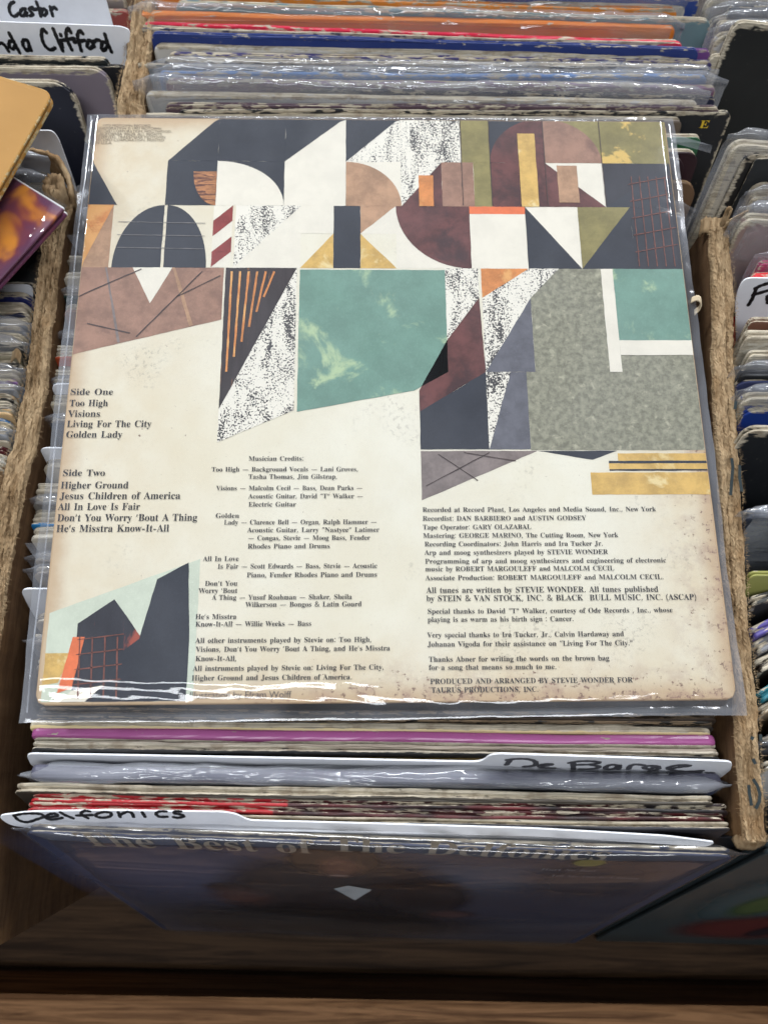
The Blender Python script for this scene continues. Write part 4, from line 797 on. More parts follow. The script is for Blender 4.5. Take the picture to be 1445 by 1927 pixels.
# lower left corner
shape(MINT, [(.008, v(1150)), (.222, v(1050)), (.222, v(1316)), (.008, v(1316))], 1)
shape(NAVY, [(.16, v(1088)), (.205, v(1057)), (.212, v(1200)), (.212, v(1316)), (.12, v(1316))], 3); shape(PLAID, [(.05, v(1170)), (.10, v(1125)), (.145, v(1200)), (.125, v(1316)), (.05, v(1316))], 2)
shape(NAVY, [(.09, v(1250)), (.15, v(1190)), (.15, v(1316)), (.08, v(1316))], 4); shape(VERM, [(.045, v(1195)), (.062, v(1195)), (.05, v(1290)), (.03, v(1300))], 5); shape(GOLD, [(.008, v(1225)), (.045, v(1225)), (.03, v(1280)), (.008, v(1285))], 4)
shape(CREAM, [(.035, v(1316)), (.05, v(1295)), (.095, v(1285)), (.07, v(1316))], 5)
# ------------------------------------------------------------------ the album's lettering
def tlines(rows, org, sc, cap):
    out = []
    for s, a, b, base in rows:
        p0 = on(org[0] + a / sc, org[1] + base / sc, 0); p1 = on(org[0] + b / sc, org[1] + base / sc, 0)
        out.append((s, p0.x, p1.x, p0.y, cap))
    return out
TZ = .00030
sideA = [("Side One", 262, 506, 130), ("Side Two", 218, 461, 590)]
sideB = [("Too High", 258, 477, 195), ("Visions", 250, 434, 255), ("Living For The City", 243, 722, 313), ("Golden Lady", 238, 557, 373),
         ("Higher Ground", 208, 593, 661), ("Jesus Children of America", 203, 887, 722), ("All In Love Is Fair", 193, 657, 783), ("Don\u2019t You Worry \u2019Bout A Thing", 188, 982, 846), ("He\u2019s Misstra Know-It-All", 183, 823, 907)]
text_curve_mesh(tlines(sideA, (45.5, 700), 3.0105, .0032), 'printed_text', M_TEXT, jacket, TZ)
text_curve_mesh(tlines(sideB, (45.5, 700), 3.0105, .0034), 'printed_text', M_TEXT, jacket, TZ)
D = '\u2014'
cred = [("Musician Credits:", 402, 729, 86), ("Too High " + D + " Background Vocals " + D + " Lani Groves,", 184, 1050, 150), ("Tasha Thomas, Jim Gilstrap,", 402, 927, 193),
        ("Visions " + D + " Malcolm Cecil " + D + " Bass, Dean Parks " + D, 212, 1076, 261), ("Acoustic Guitar, David \u201cT\u201d Walker " + D, 401, 1080, 309), ("Electric Guitar", 401, 683, 357),
        ("Golden", 207, 348, 424), ("Lady " + D + " Clarence Bell " + D + " Organ, Ralph Hammer " + D, 257, 1160, 463), ("Acoustic Guitar, Larry \u201cNastyee\u201d Latimer", 395, 1174, 509),
        (D + " Congas, Stevie " + D + " Moog Bass, Fender", 398, 1120, 556), ("Rhodes Piano and Drums", 397, 884, 605), ("All In Love", 133, 345, 679),
        ("Is Fair " + D + " Scott Edwards " + D + " Bass, Stevie " + D + " Acoustic", 220, 1162, 724), ("Piano, Fender Rhodes Piano and Drums", 391, 1162, 775), ("Don\u2019t You", 144, 337, 825),
        ("Worry \u2019Bout", 108, 337, 868), ("A Thing " + D + " Yusuf Roahman " + D + " Shaker, Sheila", 186, 1013, 908), ("Wilkerson " + D + " Bongos & Latin Gourd", 384, 1070, 950),
        ("He\u2019s Misstra", 88, 331, 1022), ("Know-It-All " + D + " Willie Weeks " + D + " Bass", 88, 774, 1066), ("All other instruments played by Stevie on: Too High,", 88, 1130, 1163),
        ("Visions, Don\u2019t You Worry \u2019Bout A Thing, and He\u2019s Misstra", 91, 1238, 1215), ("Know-It-All,", 88, 333, 1270), ("All instruments played by Stevie on: Living For The City,", 73, 1202, 1328), ("Higher Ground and Jesus Children of America.", 66, 1014, 1385)]
text_curve_mesh(tlines(cred, (340, 840), 3.1413, .0023), 'printed_text', M_TEXT, jacket, TZ)
prod = [("Recorded at Record Plant, Los Angeles and Media Sound, Inc., New York", 78, 1069, 144), ("Recordist: DAN BARBIERO and AUSTIN GODSEY", 79, 773, 181), ("Tape Operator: GARY OLAZABAL", 80, 540, 218),
        ("Mastering: GEORGE MARINO, The Cutting Room, New York", 81, 909, 254), ("Recording Coordinators: John Harris and Ira Tucker Jr.", 87, 845, 290), ("Arp and moog synthesizers played by STEVIE WONDER", 87, 866, 326),
        ("Programming of arp and moog synthesizers and engineering of electronic", 89, 1113, 363), ("music by ROBERT MARGOULEFF and MALCOLM CECIL", 90, 892, 396), ("Associate Production: ROBERT MARGOULEFF and MALCOLM CECIL.", 91, 1103, 434),
        ("Special thanks to David \u201cT\u201d Walker, courtesy of Ode Records , Inc., whose", 99, 1141, 576), ("playing is as warm as his birth sign : Cancer.", 100, 721, 611), ("Very special thanks to Ira Tucker, Jr., Calvin Hardaway and", 99, 934, 677),
        ("Johanan Vigoda for their assistance on \u201cLiving For The City.\u201d", 100, 973, 716), ("Thanks Abner for writing the words on the brown bag", 105, 872, 780), ("for a song that means so much to me.", 105, 648, 815),
        ("PRODUCED AND ARRANGED BY STEVIE WONDER FOR", 111, 971, 874), ("TAURUS PRODUCTIONS, INC.", 116, 572, 911)]
text_curve_mesh(tlines(prod, (760, 900), 2.2578, .0023), 'printed_text', M_TEXT, jacket, TZ)
pub = [("All tunes are written by STEVIE WONDER. All tunes published", 95, 1080, 488), ("by STEIN & VAN STOCK, INC. & BLACK  BULL MUSIC, INC. (ASCAP)", 95, 1242, 523)]
text_curve_mesh(tlines(pub, (760, 900), 2.2578, .0027), 'printed_text', M_TEXT, jacket, TZ)
def blines(rows, org, sc):
    return [(s, on(org[0] + a / sc, org[1] + base / sc, 0).x, on(org[0] + b / sc, org[1] + base / sc, 0).x, on(org[0] + a / sc, org[1] + base / sc, 0).y) for s, a, b, base in rows]
small = [("1973 MOTOWN RECORD", 430, 830, 175), ("CORPORATION \u00a9 1973 MOTOWN", 375, 920, 198), ("RECORD CORPORATION, HOLLYWOOD,", 370, 1010, 222), ("CALIFORNIA 90028. ALL RIGHTS", 370, 925, 248), ("RESERVED. TRADEMARK MOTOWN", 368, 955, 272), ("RECORD CORPORATION. PRINTED", 362, 945, 297), ("IN U.S.A.", 360, 505, 323)]
bfont_mesh(blines(small, (100, 200), 4.516), 'printed_text', plain('grey_ink', rgb(120, 108, 92), .6, .2), jacket, TZ)
bfont_mesh(blines([("Illustration by Efram Wolff", 57, 655, 1490)], (340, 840), 3.1413), 'printed_text', plain('grey_ink2', rgb(96, 90, 86), .6, .2), jacket, TZ)
# clear sleeve round the album: upper sheet with a curled, creased hem; lower sheet
def album_sleeve():
    x0, x1, ya, yb = -.1638, .1622, -.1642, .1612
    xs = [x0 + (x1 - x0) * i / 150 for i in range(151)]
    ys = []
    yv = ya
    while yv < yb - 1e-6:
        ys.append(yv); yv += .0008 if (yv < -.142 or yv > .148) else .004
    ys.append(yb)
    a = wav(301, 1); b = wav(305, 1); c = wav(309, 1); e = wav(315, 1); g = wav(321, 1)
    V, Fc = [], []
    for side in (1, -1):
        for y in ys:
            for x in xs:
                dx = min(x - x0, x1 - x); dy0 = y - ya; dy1 = yb - y
                ov = lambda d, m: max(0.0, min(1.0, d / m))
                fx = ov(dx - .0042, .0016); fy = ov(dy0, .0085 + .0022 * a(x * 1.3)); ft = ov(dy1 - .0022, .0022)
                f = min(fx, fy, ft); f = f * f * (3 - 2 * f)
                if side > 0:
                    z = -.0021 + f * .0029
                    near = max(0, 1 - dy0 / .020)                       # creases gather along the lower hem
                    z += near * (.00055 * b(x * 1.6 + y * 6) + .00032 * c(x * 4 + y * 21)) * f
                    wx = .35 + .65 / (1 + math.exp((x + .03) * 60))
                    fall_ = max(0.0, min(1.0, (y + .1570) / (.0092 + .0022 * a(x * 1.6))))       # slack film slumps over the lower edge
                    z += .00125 * wx * (fall_ + .16 * math.sin(fall_ * 6.28)) * f
                    nt_ = max(0, 1 - dy1 / .011)
                    z += nt_ * (.0005 * e(x * 1.2 + y * 9) + .0004) * f
                    z += .00022 * g(x * .7 + y * .9) * f
                    z = max(z, (.00045 if abs(x) < S / 2 and abs(y) < S / 2 else -9))
                else:
                    z = -.0024 - f * .0022
                xx = x + .0011 * a(y * 1.1 + 4) * (1 - min(1, dx / .006)); yy = y + .0008 * c(x * 1.1) * (1 - min(1, min(dy0, dy1) / .006))
                V.append((xx, yy, z))
    row = len(xs); nr = len(ys)
    for s in range(2):
        o = s * row * nr
        for k in range(nr - 1):
            for i in range(row - 1):
                Fc.append((o + k * row + i, o + k * row + i + 1, o + (k + 1) * row + i + 1, o + (k + 1) * row + i))
    nv = row * nr; nf = len(Fc) // 2
    mesh_obj('plastic_sleeve', V[:nv], Fc[:nf], film_mat(.035, .10, .07, (14, 14, 14)), album, True)
    mesh_obj('sleeve_back', V[nv:], [tuple(i - nv for i in f) for f in Fc[nf:]], film_mat(.17, .3, .12, (16, 16, 16)), album, True)
album_sleeve()
# tape seam of the sleeve along its left side
V, Fc = [], []
for i in range(41):
    y = -.160 + .318 * i / 40; x = -.1602 + .0004 * math.sin(y * 60)
    V += [(x - .0004, y, -.0002), (x, y, .0003), (x + .0004, y, -.0002)]
for i in range(40):
    for k in range(2): Fc.append((i * 3 + k, i * 3 + k + 1, i * 3 + k + 4, i * 3 + k + 3))
mesh_obj('sleeve_seam', V, Fc, film_mat(.4, .2, .1, (40, 40, 40)), album, True)
# ------------------------------------------------------------------ records standing in front of the album (main box)
CRM = rgb(222, 210, 186); GRY = rgb(176, 170, 158); BLK = rgb(26, 26, 28)
FRONT = 'records standing in front of the flat album'
record('black-brown jacket edge just visible under the lower hem of the flat album', (105, 1337), (1316, 1348), -.013, .0036, rgb(58, 48, 40), wear=.0035, remnant=.5, group=FRONT, paper=rgb(150, 130, 106))
record('thin brown jacket with a black line, second edge below the flat album', (90, 1349), (1320, 1362), -.014, .0034, rgb(40, 36, 32), wear=.003, remnant=.44, group=FRONT, paper=rgb(158, 136, 110))
record('pale yellow-cream jacket spine directly behind the pink spine', (62, 1360), (1332, 1374), -.013, .0044, rgb(206, 186, 140), 'spine', wear=.003, remnant=.3, group=FRONT)
record('glossy pink-purple record spine in front of the flat album', (66, 1377), (1340, 1390), -.012, .0046, rgb(160, 86, 138), 'spine', wear=.0018, remnant=.66, group=FRONT, gl=.22)
record('worn grey jacket with split layers just in front of the pink spine', (70, 1393), (1341, 1404), -.013, .0036, rgb(150, 138, 124), wear=.006, remnant=.25, group=FRONT, rough=1.8, paper=rgb(206, 198, 180))
record('grey worn jacket with a black lower face behind the mustard sliver', (72, 1403), (1343, 1418), -.012, .0042, BLK, wear=.0065, remnant=.28, group=FRONT, rough=1.5, paper=rgb(204, 194, 176))
record('thin mustard-brown jacket showing behind the white card with the right-hand tab', (98, 1421), (1325, 1433), -.017, .0018, rgb(142, 116, 62), 'spine', wear=.001, remnant=.8, group=FRONT)
M_DB = [None]
c_, M_DB = card('white divider card with faint marker writing on a tab at its right end', (52, 1419), (1340, 1446), -.0135,
     [(50, 1417), (600, 1427), (905, 1433), (925, 1417), (1150, 1424), (1378, 1432), (1372, 1452), (1340, 1470), (1250, 1500), (150, 1480), (60, 1440)])
STR_DB = [[(22, 402), (40, 380)], [(25, 376), (80, 370), (140, 372), (178, 385), (175, 405), (120, 412)], [(200, 410), (235, 408), (268, 400), (240, 398), (205, 405), (225, 418), (280, 420)],
          [(385, 388), (385, 425)], [(365, 392), (420, 383), (490, 383), (525, 390), (480, 400), (400, 402)], [(480, 402), (525, 412), (490, 424), (390, 426)],
          [(625, 405), (590, 402), (560, 415), (570, 426), (610, 422), (635, 405), (630, 425)], [(685, 424), (695, 408), (725, 400), (765, 404)],
          [(830, 408), (790, 408), (770, 418), (800, 425), (840, 410), (845, 425), (800, 436)], [(905, 425), (960, 415), (1015, 408), (985, 403), (930, 408), (900, 420), (930, 432), (1000, 438), (1085, 434)]]
ribbon('marker_writing', strokes_on(M_DB, STR_DB, (945, 1300), 2.89, -.0005), .0026, plain('faded_marker', rgb(84, 84, 90), .5, .3, 0, 300, .3), c_, None, 'y', -.00055)
record('thick purple-grey record in a hazy plastic sleeve in front of the right-tabbed card', (44, 1449), (1372, 1468), -.013, .0062, rgb(84, 84, 100), 'spine', wear=.0006, remnant=.95, film=True, fmat=film_mat(.30, .9, .09, (9, 60, 60)), puff=.0022, rise=.0005, group=FRONT, hem=.016, band=(-.004, rgb(70, 76, 100)))
record('cream worn jacket edge directly in front of the hazy sleeved record', (38, 1484), (1333, 1503), -.012, .0046, rgb(60, 54, 46), wear=.007, remnant=.34, group=FRONT, rough=1.8)
record('red and black worn jacket, rear one of the matching pair', (64, 1500), (1364, 1520), -.0125, .0040, rgb(166, 40, 46), wear=.0035, remnant=.49, split=(-.042, BLK), group=FRONT, rough=1.3, rc=.005)
record('red and black chipped jacket, front one of the matching pair', (56, 1516), (1360, 1536), -.0125, .0040, rgb(166, 38, 44), wear=.004, remnant=.52, split=(-.047, rgb(32, 26, 28)), group=FRONT, rough=1.5, rc=.006)
record('dark jacket with a pale rubbed top edge behind the left-tabbed card', (60, 1533), (1364, 1554), -.0125, .0034, rgb(56, 55, 60), wear=.0042, remnant=.3, group=FRONT, rc=.003)
def bend_card(x, z): return -.006 * max(0, (x - .02) / .15) ** 2
c_, M_DF = card('white divider card with thick black marker lettering on a tab at its left end', (10, 1535), (1330, 1578), -.0105,
     [(-4, 1534), (60, 1526), (200, 1524), (420, 1527), (445, 1531), (468, 1543), (700, 1549), (1000, 1558), (1250, 1572), (1345, 1584), (1330, 1592), (1000, 1572), (700, 1562), (300, 1556), (100, 1562), (20, 1552)], lean=math.radians(44))
cb_pts = [to_face(M_DF, u, v_, 0) for u, v_ in ((110, 1556), (1240, 1578))]
lo = [M_DF @ p for p in cb_pts]; dn = Vector((0, -math.sin(LEAN), -math.cos(LEAN))) * .27; Mi = M_DF.inverted(); th = Vector((0, .0008, .0002))
q8 = [Mi @ p for p in (lo[0], lo[1], lo[1] + dn, lo[0] + dn, lo[0] + th, lo[1] + th, lo[1] + dn + th, lo[0] + dn + th)]
mesh_obj('card_body', q8, [(0, 1, 2, 3), (4, 5, 6, 7), (0, 1, 5, 4), (1, 2, 6, 5), (2, 3, 7, 6), (3, 0, 4, 7)], M_CARD, c_)
STR_DF = [[(78, 678), (105, 704), (150, 714), (200, 700), (238, 685), (228, 672), (190, 667), (130, 668), (78, 678)], [(250, 690), (280, 686), (316, 678), (300, 668), (270, 672), (252, 688), (275, 700), (320, 695), (340, 690)],
          [(330, 660), (355, 675), (400, 693)], [(490, 655), (465, 652), (445, 662), (450, 675), (480, 692)], [(420, 678), (505, 675)], [(560, 660), (530, 668), (525, 682), (560, 690), (600, 682), (605, 665), (575, 658), (560, 660)],
          [(645, 660), (655, 685)], [(655, 675), (690, 658), (718, 664), (728, 685)], [(775, 660), (790, 684)], [(905, 655), (870, 655), (850, 668), (870, 684), (910, 684)], [(985, 655), (955, 655), (950, 665), (985, 672), (1000, 682), (970, 690), (945, 686)]]
ribbon('marker_writing', strokes_on(M_DF, STR_DF, (0, 1300), 2.89, -.0005), .0016, M_MARK, c_, None, 'y', -.00055)
# the front record: dark photographic cover under a loose sleeve
fr_e, fr_j, M_FR = record('frontmost sleeved record with a dark portrait cover and large tan title', (66, 1559), (1362, 1603), -.0125, .0042, rgb(56, 60, 82), wear=.0016, remnant=.4, film=True, fmat=film_mat(.05, .12, .12, (6, 14, 14)), rise=.004, gap=.0016, group=FRONT, hem=.02, rc=.006, gl=.5, rough=.3)
def on_front(u, v, off): 
    p = to_face(M_FR, u, v, -.0021 - off); return (p.x, p.z)
def soft_mat(colr, power=1.0, alpha=.9):
    key = ('soft', colr, power, alpha)
    if key in _cache: return _cache[key]
    m, nt, b = nmat('photo_print'); n = N(nt); o = n.new('ShaderNodeTexCoord').outputs['Generated']; x, y, z = n.sep(o)
    dx = n.m('MULTIPLY', n.m('SUBTRACT', x, .5), 2); dz = n.m('MULTIPLY', n.m('SUBTRACT', z, .5), 2)
    r2 = n.m('SQRT', n.m('ADD', n.m('MULTIPLY', dx, dx), n.m('MULTIPLY', dz, dz)))
    a = n.m('MULTIPLY', n.ramp(n.m('ADD', r2, n.m('MULTIPLY', n.m('SUBTRACT', n.noise(n.obj(), 70, 4, .6), .5), .16)), power, .98, 1, 0), alpha)
    n.lk(a, b.inputs['Alpha']); b.inputs['Base Color'].default_value = (*colr, 1); b.inputs['Roughness'].default_value = .3; b.inputs['Specular IOR Level'].default_value = .3
    _cache[key] = m; return m
_bl = [0]
def blob(u, v, ru, rv, mat, lvl):
    _bl[0] += 1; lvl = lvl + _bl[0] * .06
    c0 = on_front(u, v, 0); c1 = on_front(u + ru, v, 0); c2 = on_front(u, v + rv, 0)
    rx = abs(c1[0] - c0[0]); rz = abs(c2[1] - c0[1])
    P = [(c0[0] + rx * math.cos(k * .2618), -.0021 - .0004 - .0001 * lvl, c0[1] + rz * math.sin(k * .2618)) for k in range(24)]
    return mesh_obj('printed_shape', P, [tuple(range(24))], mat, fr_j)
blob(330, 1640, 420, 70, soft_mat(rgb(98, 106, 142), .1, .8), 1); blob(880, 1650, 300, 40, soft_mat(rgb(92, 110, 138), .1, .8), 1); blob(1120, 1655, 190, 55, soft_mat(rgb(72, 70, 84), .1, .8), 1)
blob(640, 1690, 260, 62, soft_mat(rgb(36, 32, 42), .6, .95), 2); blob(600, 1735, 420, 34, soft_mat(rgb(24, 22, 28), .3, .9), 2); blob(790, 1690, 120, 34, soft_mat(rgb(34, 30, 40), .5, .9), 2)
blob(628, 1618, 100, 32, soft_mat(rgb(34, 26, 28), .7, .97), 3); blob(638, 1630, 58, 24, soft_mat(rgb(128, 86, 72), .3, .85), 4); blob(638, 1644, 30, 3, soft_mat(rgb(206, 170, 158), .3, .7), 5); blob(640, 1618, 36, 6, soft_mat(rgb(150, 104, 88), .1, .6), 5)
blob(455, 1684, 88, 22, soft_mat(rgb(118, 78, 72), .1, .7), 4); blob(430, 1668, 60, 12, soft_mat(rgb(40, 30, 36), .3, .8), 3); blob(845, 1718, 70, 10, soft_mat(rgb(104, 72, 72), .2, .8), 4)
colr_pts = [on_front(u, v, 0) for u, v in ((628, 1668), (655, 1662), (700, 1670), (668, 1690))]
mesh_obj('printed_shape', [(x, -.0021 - .0012, z) for x, z in colr_pts], [(0, 1, 2, 3)], plain('shirt_print', rgb(214, 220, 224), .4, .3, 0, 300, .1), fr_j)
blob(1108, 1620, 38, 9, soft_mat(rgb(150, 150, 78), .6, .8), 4)
M_TTL = plain('title_ink', rgb(164, 151, 135), .4, .3, 0, 300, .12)
def front_text(s, ua, ub, vb, vt, mat, lvl, ua2=None):
    a = on_front(ua, vb, 0); b = on_front(ub, vb + (ub - ua) * .021, 0); top = on_front(ua, vt, 0)
    cap = abs(top[1] - a[1])
    t = text_curve_mesh([(s, a[0], b[0], a[1], cap)], 'printed_text', mat, fr_j, -.0021 - .0013, plane='xz')
    return t
front_text("The Best of", 165, 588, 1586, 1562, M_TTL, 3); front_text("The Delfonics", 622, 1145, 1596, 1571, M_TTL, 3)
M_SM = plain('small_title_ink', rgb(132, 130, 140), .4, .3)
def front_small(s, ua, ub, vb):
    a = on_front(ua, vb, 0); b = on_front(ub, vb + 2, 0)
    text_curve_mesh([(s, a[0], b[0], a[1], .0048)], 'printed_text', M_SM, fr_j, -.0021 - .0013, plane='xz')
front_small("Hurt So Bad", 1016, 1120, 1632); front_small("Tell Me This Is A Dream", 1034, 1205, 1644)

# black jackets leaning at the right end of the box
record('black jacket leaning at the right behind the frontmost sleeved record', Vector((-.142, -.2085, -.030)), Vector((.172, -.2175, -.034)), 0, .0036, rgb(22, 22, 27), wear=.0018, remnant=.5, rc=.004, gl=.4, group=FRONT)
nb, nbj, M_NB = record('dark-edged record with a green, red and blue face at the lower right corner', (1440, 1592), (2700, 1625), -.014, .006, rgb(52, 62, 66), wear=.0025, remnant=.6, rc=.004, anchor='L', film=False, gl=.35, paper=rgb(92, 92, 98), zr=-.014)
def nb_blob(u, v, ru, rv, mat, lvl):
    c0 = to_face(M_NB, u, v, -.003); c1 = to_face(M_NB, u + ru, v, -.003); c2 = to_face(M_NB, u, v + rv, -.003)
    rx = abs(c1.x - c0.x); rz = abs(c2.z - c0.z)
    P = [(c0.x + rx * math.cos(k * .2618), -.003 - .0006 - .00005 * lvl, c0.z + rz * math.sin(k * .2618)) for k in range(24)]
    P = [p for p in P]
    return mesh_obj('printed_shape', [(max(p[0], -S / 2 + .006), p[1], p[2]) for p in P], [tuple(range(24))], mat, nbj)
nb_blob(1420, 1690, 190, 60, soft_mat(rgb(60, 84, 92), .4, .9), 1); nb_blob(1440, 1700, 70, 30, soft_mat(rgb(72, 96, 58), .3, .9), 2); nb_blob(1420, 1745, 200, 26, soft_mat(rgb(96, 44, 46), .4, .9), 3); nb_blob(1440, 1750, 40, 14, soft_mat(rgb(42, 36, 46), .4, .9), 4)

# ------------------------------------------------------------------ records under the album: left ends peep out beside it
UNDER = 'record ends peeping out along the left side of the flat album'
peep = [  # y of left end, x of left end, thickness, colour, label, film, options
    (484, 124, .005, rgb(120, 112, 98), 'pale torn corner just below the loose plastic triangle left of the album', False),
    (515, 118, .005, rgb(188, 180, 166), 'white rubbed record end level with the brown printed field, left of the album', False),
    (537, 117, .007, rgb(150, 142, 128), 'thick grey-cream record end, third below the plastic triangle', False),
    (553, 115, .003, rgb(40, 58, 54), 'thin dark green record end in film left of the album', True),
    (578, 119, .006, rgb(142, 108, 92), 'cream record end with a brown face beside the brown printed field', False),
    (630, 109, .005, rgb(36, 30, 34), 'black and red record end in crumpled film left of the album', True),
    (655, 99, .0035, rgb(190, 182, 168), 'thin white record end right above the orange-red one', False),
    (668, 98, .006, rgb(176, 76, 46), 'record end with an orange-red face beside the album', False),
    (691, 98, .0045, rgb(160, 150, 134), 'cream record end directly below the orange-red one', False),
    (703, 96, .004, rgb(140, 132, 120), 'grey-cream record end, second below the orange-red one', False),
    (716, 94, .004, rgb(110, 124, 132), 'bluish sleeved record end above the upper white card corner', True),
    (737, 93, .006, rgb(54, 82, 130), 'cream record end with a blue face beside the first song list heading', False),
    (754, 87, .007, rgb(196, 184, 160), 'thick cream record end beside the first song titles', False),
    (788, 92, .004, rgb(62, 66, 78), 'dark grey sleeved record end beside the first song titles', True),
    (864, 80, .007, rgb(206, 196, 176), 'frayed cream record end right below the middle white card corner', False),
    (916, 68, .0055, rgb(170, 160, 142), 'rounded cream record end beside the second song list', False),
    (940, 61, .006, rgb(120, 116, 110), 'grey sleeved record end, second one beside the second song list', True),
    (962, 60, .0045, rgb(200, 190, 170), 'cream record end directly above the bright blue one', False),
    (981, 58, .0045, rgb(38, 120, 176), 'bright blue record end left of the album', False),
    (1000, 58, .006, rgb(204, 196, 180), 'cream rubbed record end directly below the bright blue one', False),
    (1014, 62, .003, rgb(36, 36, 40), 'thin black and white record end above the pointed film corner', False),
    (1047, 66, .005, rgb(148, 136, 120), 'grey-brown sleeved record end below the pointed film corner', True),
    (1072, 64, .005, rgb(134, 122, 108), 'brownish sleeved record end above the lower white card corner', True),
    (1162, 63, .006, rgb(150, 138, 122), 'torn cream record end below the lower white card corner', False),
    (1200, 64, .006, rgb(110, 100, 90), 'crumpled grey record end beside the mint printed corner', True),
    (1245, 66, .005, rgb(126, 112, 96), 'brown-grey record end level with the orange printed sliver', False),
    (1290, 68, .005, rgb(58, 54, 56), 'dark record end beside the lower left corner of the album', False),
]
for i, (py, px, t, c, lab, fl) in enumerate(peep):
    record(lab, (px, py), (px + 1150, py + 9), -.0165 + .002 * math.sin(i * 2.1), t, c, 'open', wear=.006, remnant=.38, rc=.002 + .002 * (i % 3), film=fl, fmat=M_FILM, rise=.003, group=UNDER, anchor='L', rough=2.2, paper=rgb(214, 204, 184), seed=900 + i * 7)
for py, px, lab in ((722, 97, 'white divider card corner beside the first song list heading'), (842, 75, 'white divider card corner above the second song list, left of the album'), (1107, 41, 'white divider card corner low down, left of the mint printed corner'), (390, 152, 'small white card corner near the upper left corner of the album')):
    card(lab, (px, py), (px + 400, py + 4), -.011, [(px - 2, py), (px + 250, py + 2), (px + 260, py + 60), (px + 30, py + 60), (px + 12, py + 30)], group='white card corners beside the album')
# loose film corners
def film_flap(label, pts, z0, mat=None):
    P = [on(u, v, z0 + dz) for u, v, dz in pts]
    o = Vector(P[0]); me_v = [p - o for p in P]
    n = len(me_v); cen = sum(me_v, Vector()) / n + Vector((0, 0, .001))
    V = me_v + [cen]; Fc = [(i, (i + 1) % n, n) for i in range(n)]
    ob = mesh_obj('plastic_film', V, Fc, mat or film_mat(.30, .3, .10, (30, 30, 30)), None, False, Matrix.Translation(o))
    return tag(ob, label, 'plastic film', 'loose corners of plastic sleeve')
film_flap('pointed corner of clear film sticking out left of the second song list', [(47, 1022, 0), (110, 1020, .001), (105, 1060, -.008), (72, 1058, -.012)], -.008)
film_flap('triangle of clear film left of the orange and navy printed fields', [(125, 442, 0), (170, 440, 0), (165, 480, -.010), (150, 478, -.012)], -.008)
film_flap('wide flap of clear film above the left box wall, touching the album', [(112, 368, 0), (150, 348, .002), (182, 352, 0), (172, 420, -.006), (145, 440, -.014), (122, 400, -.008)], -.006)
film_flap('short rolled tube of film beside the upper right corner of the album', [(1262, 250, 0), (1340, 274, .002), (1336, 288, -.002), (1262, 268, -.002)], .0)

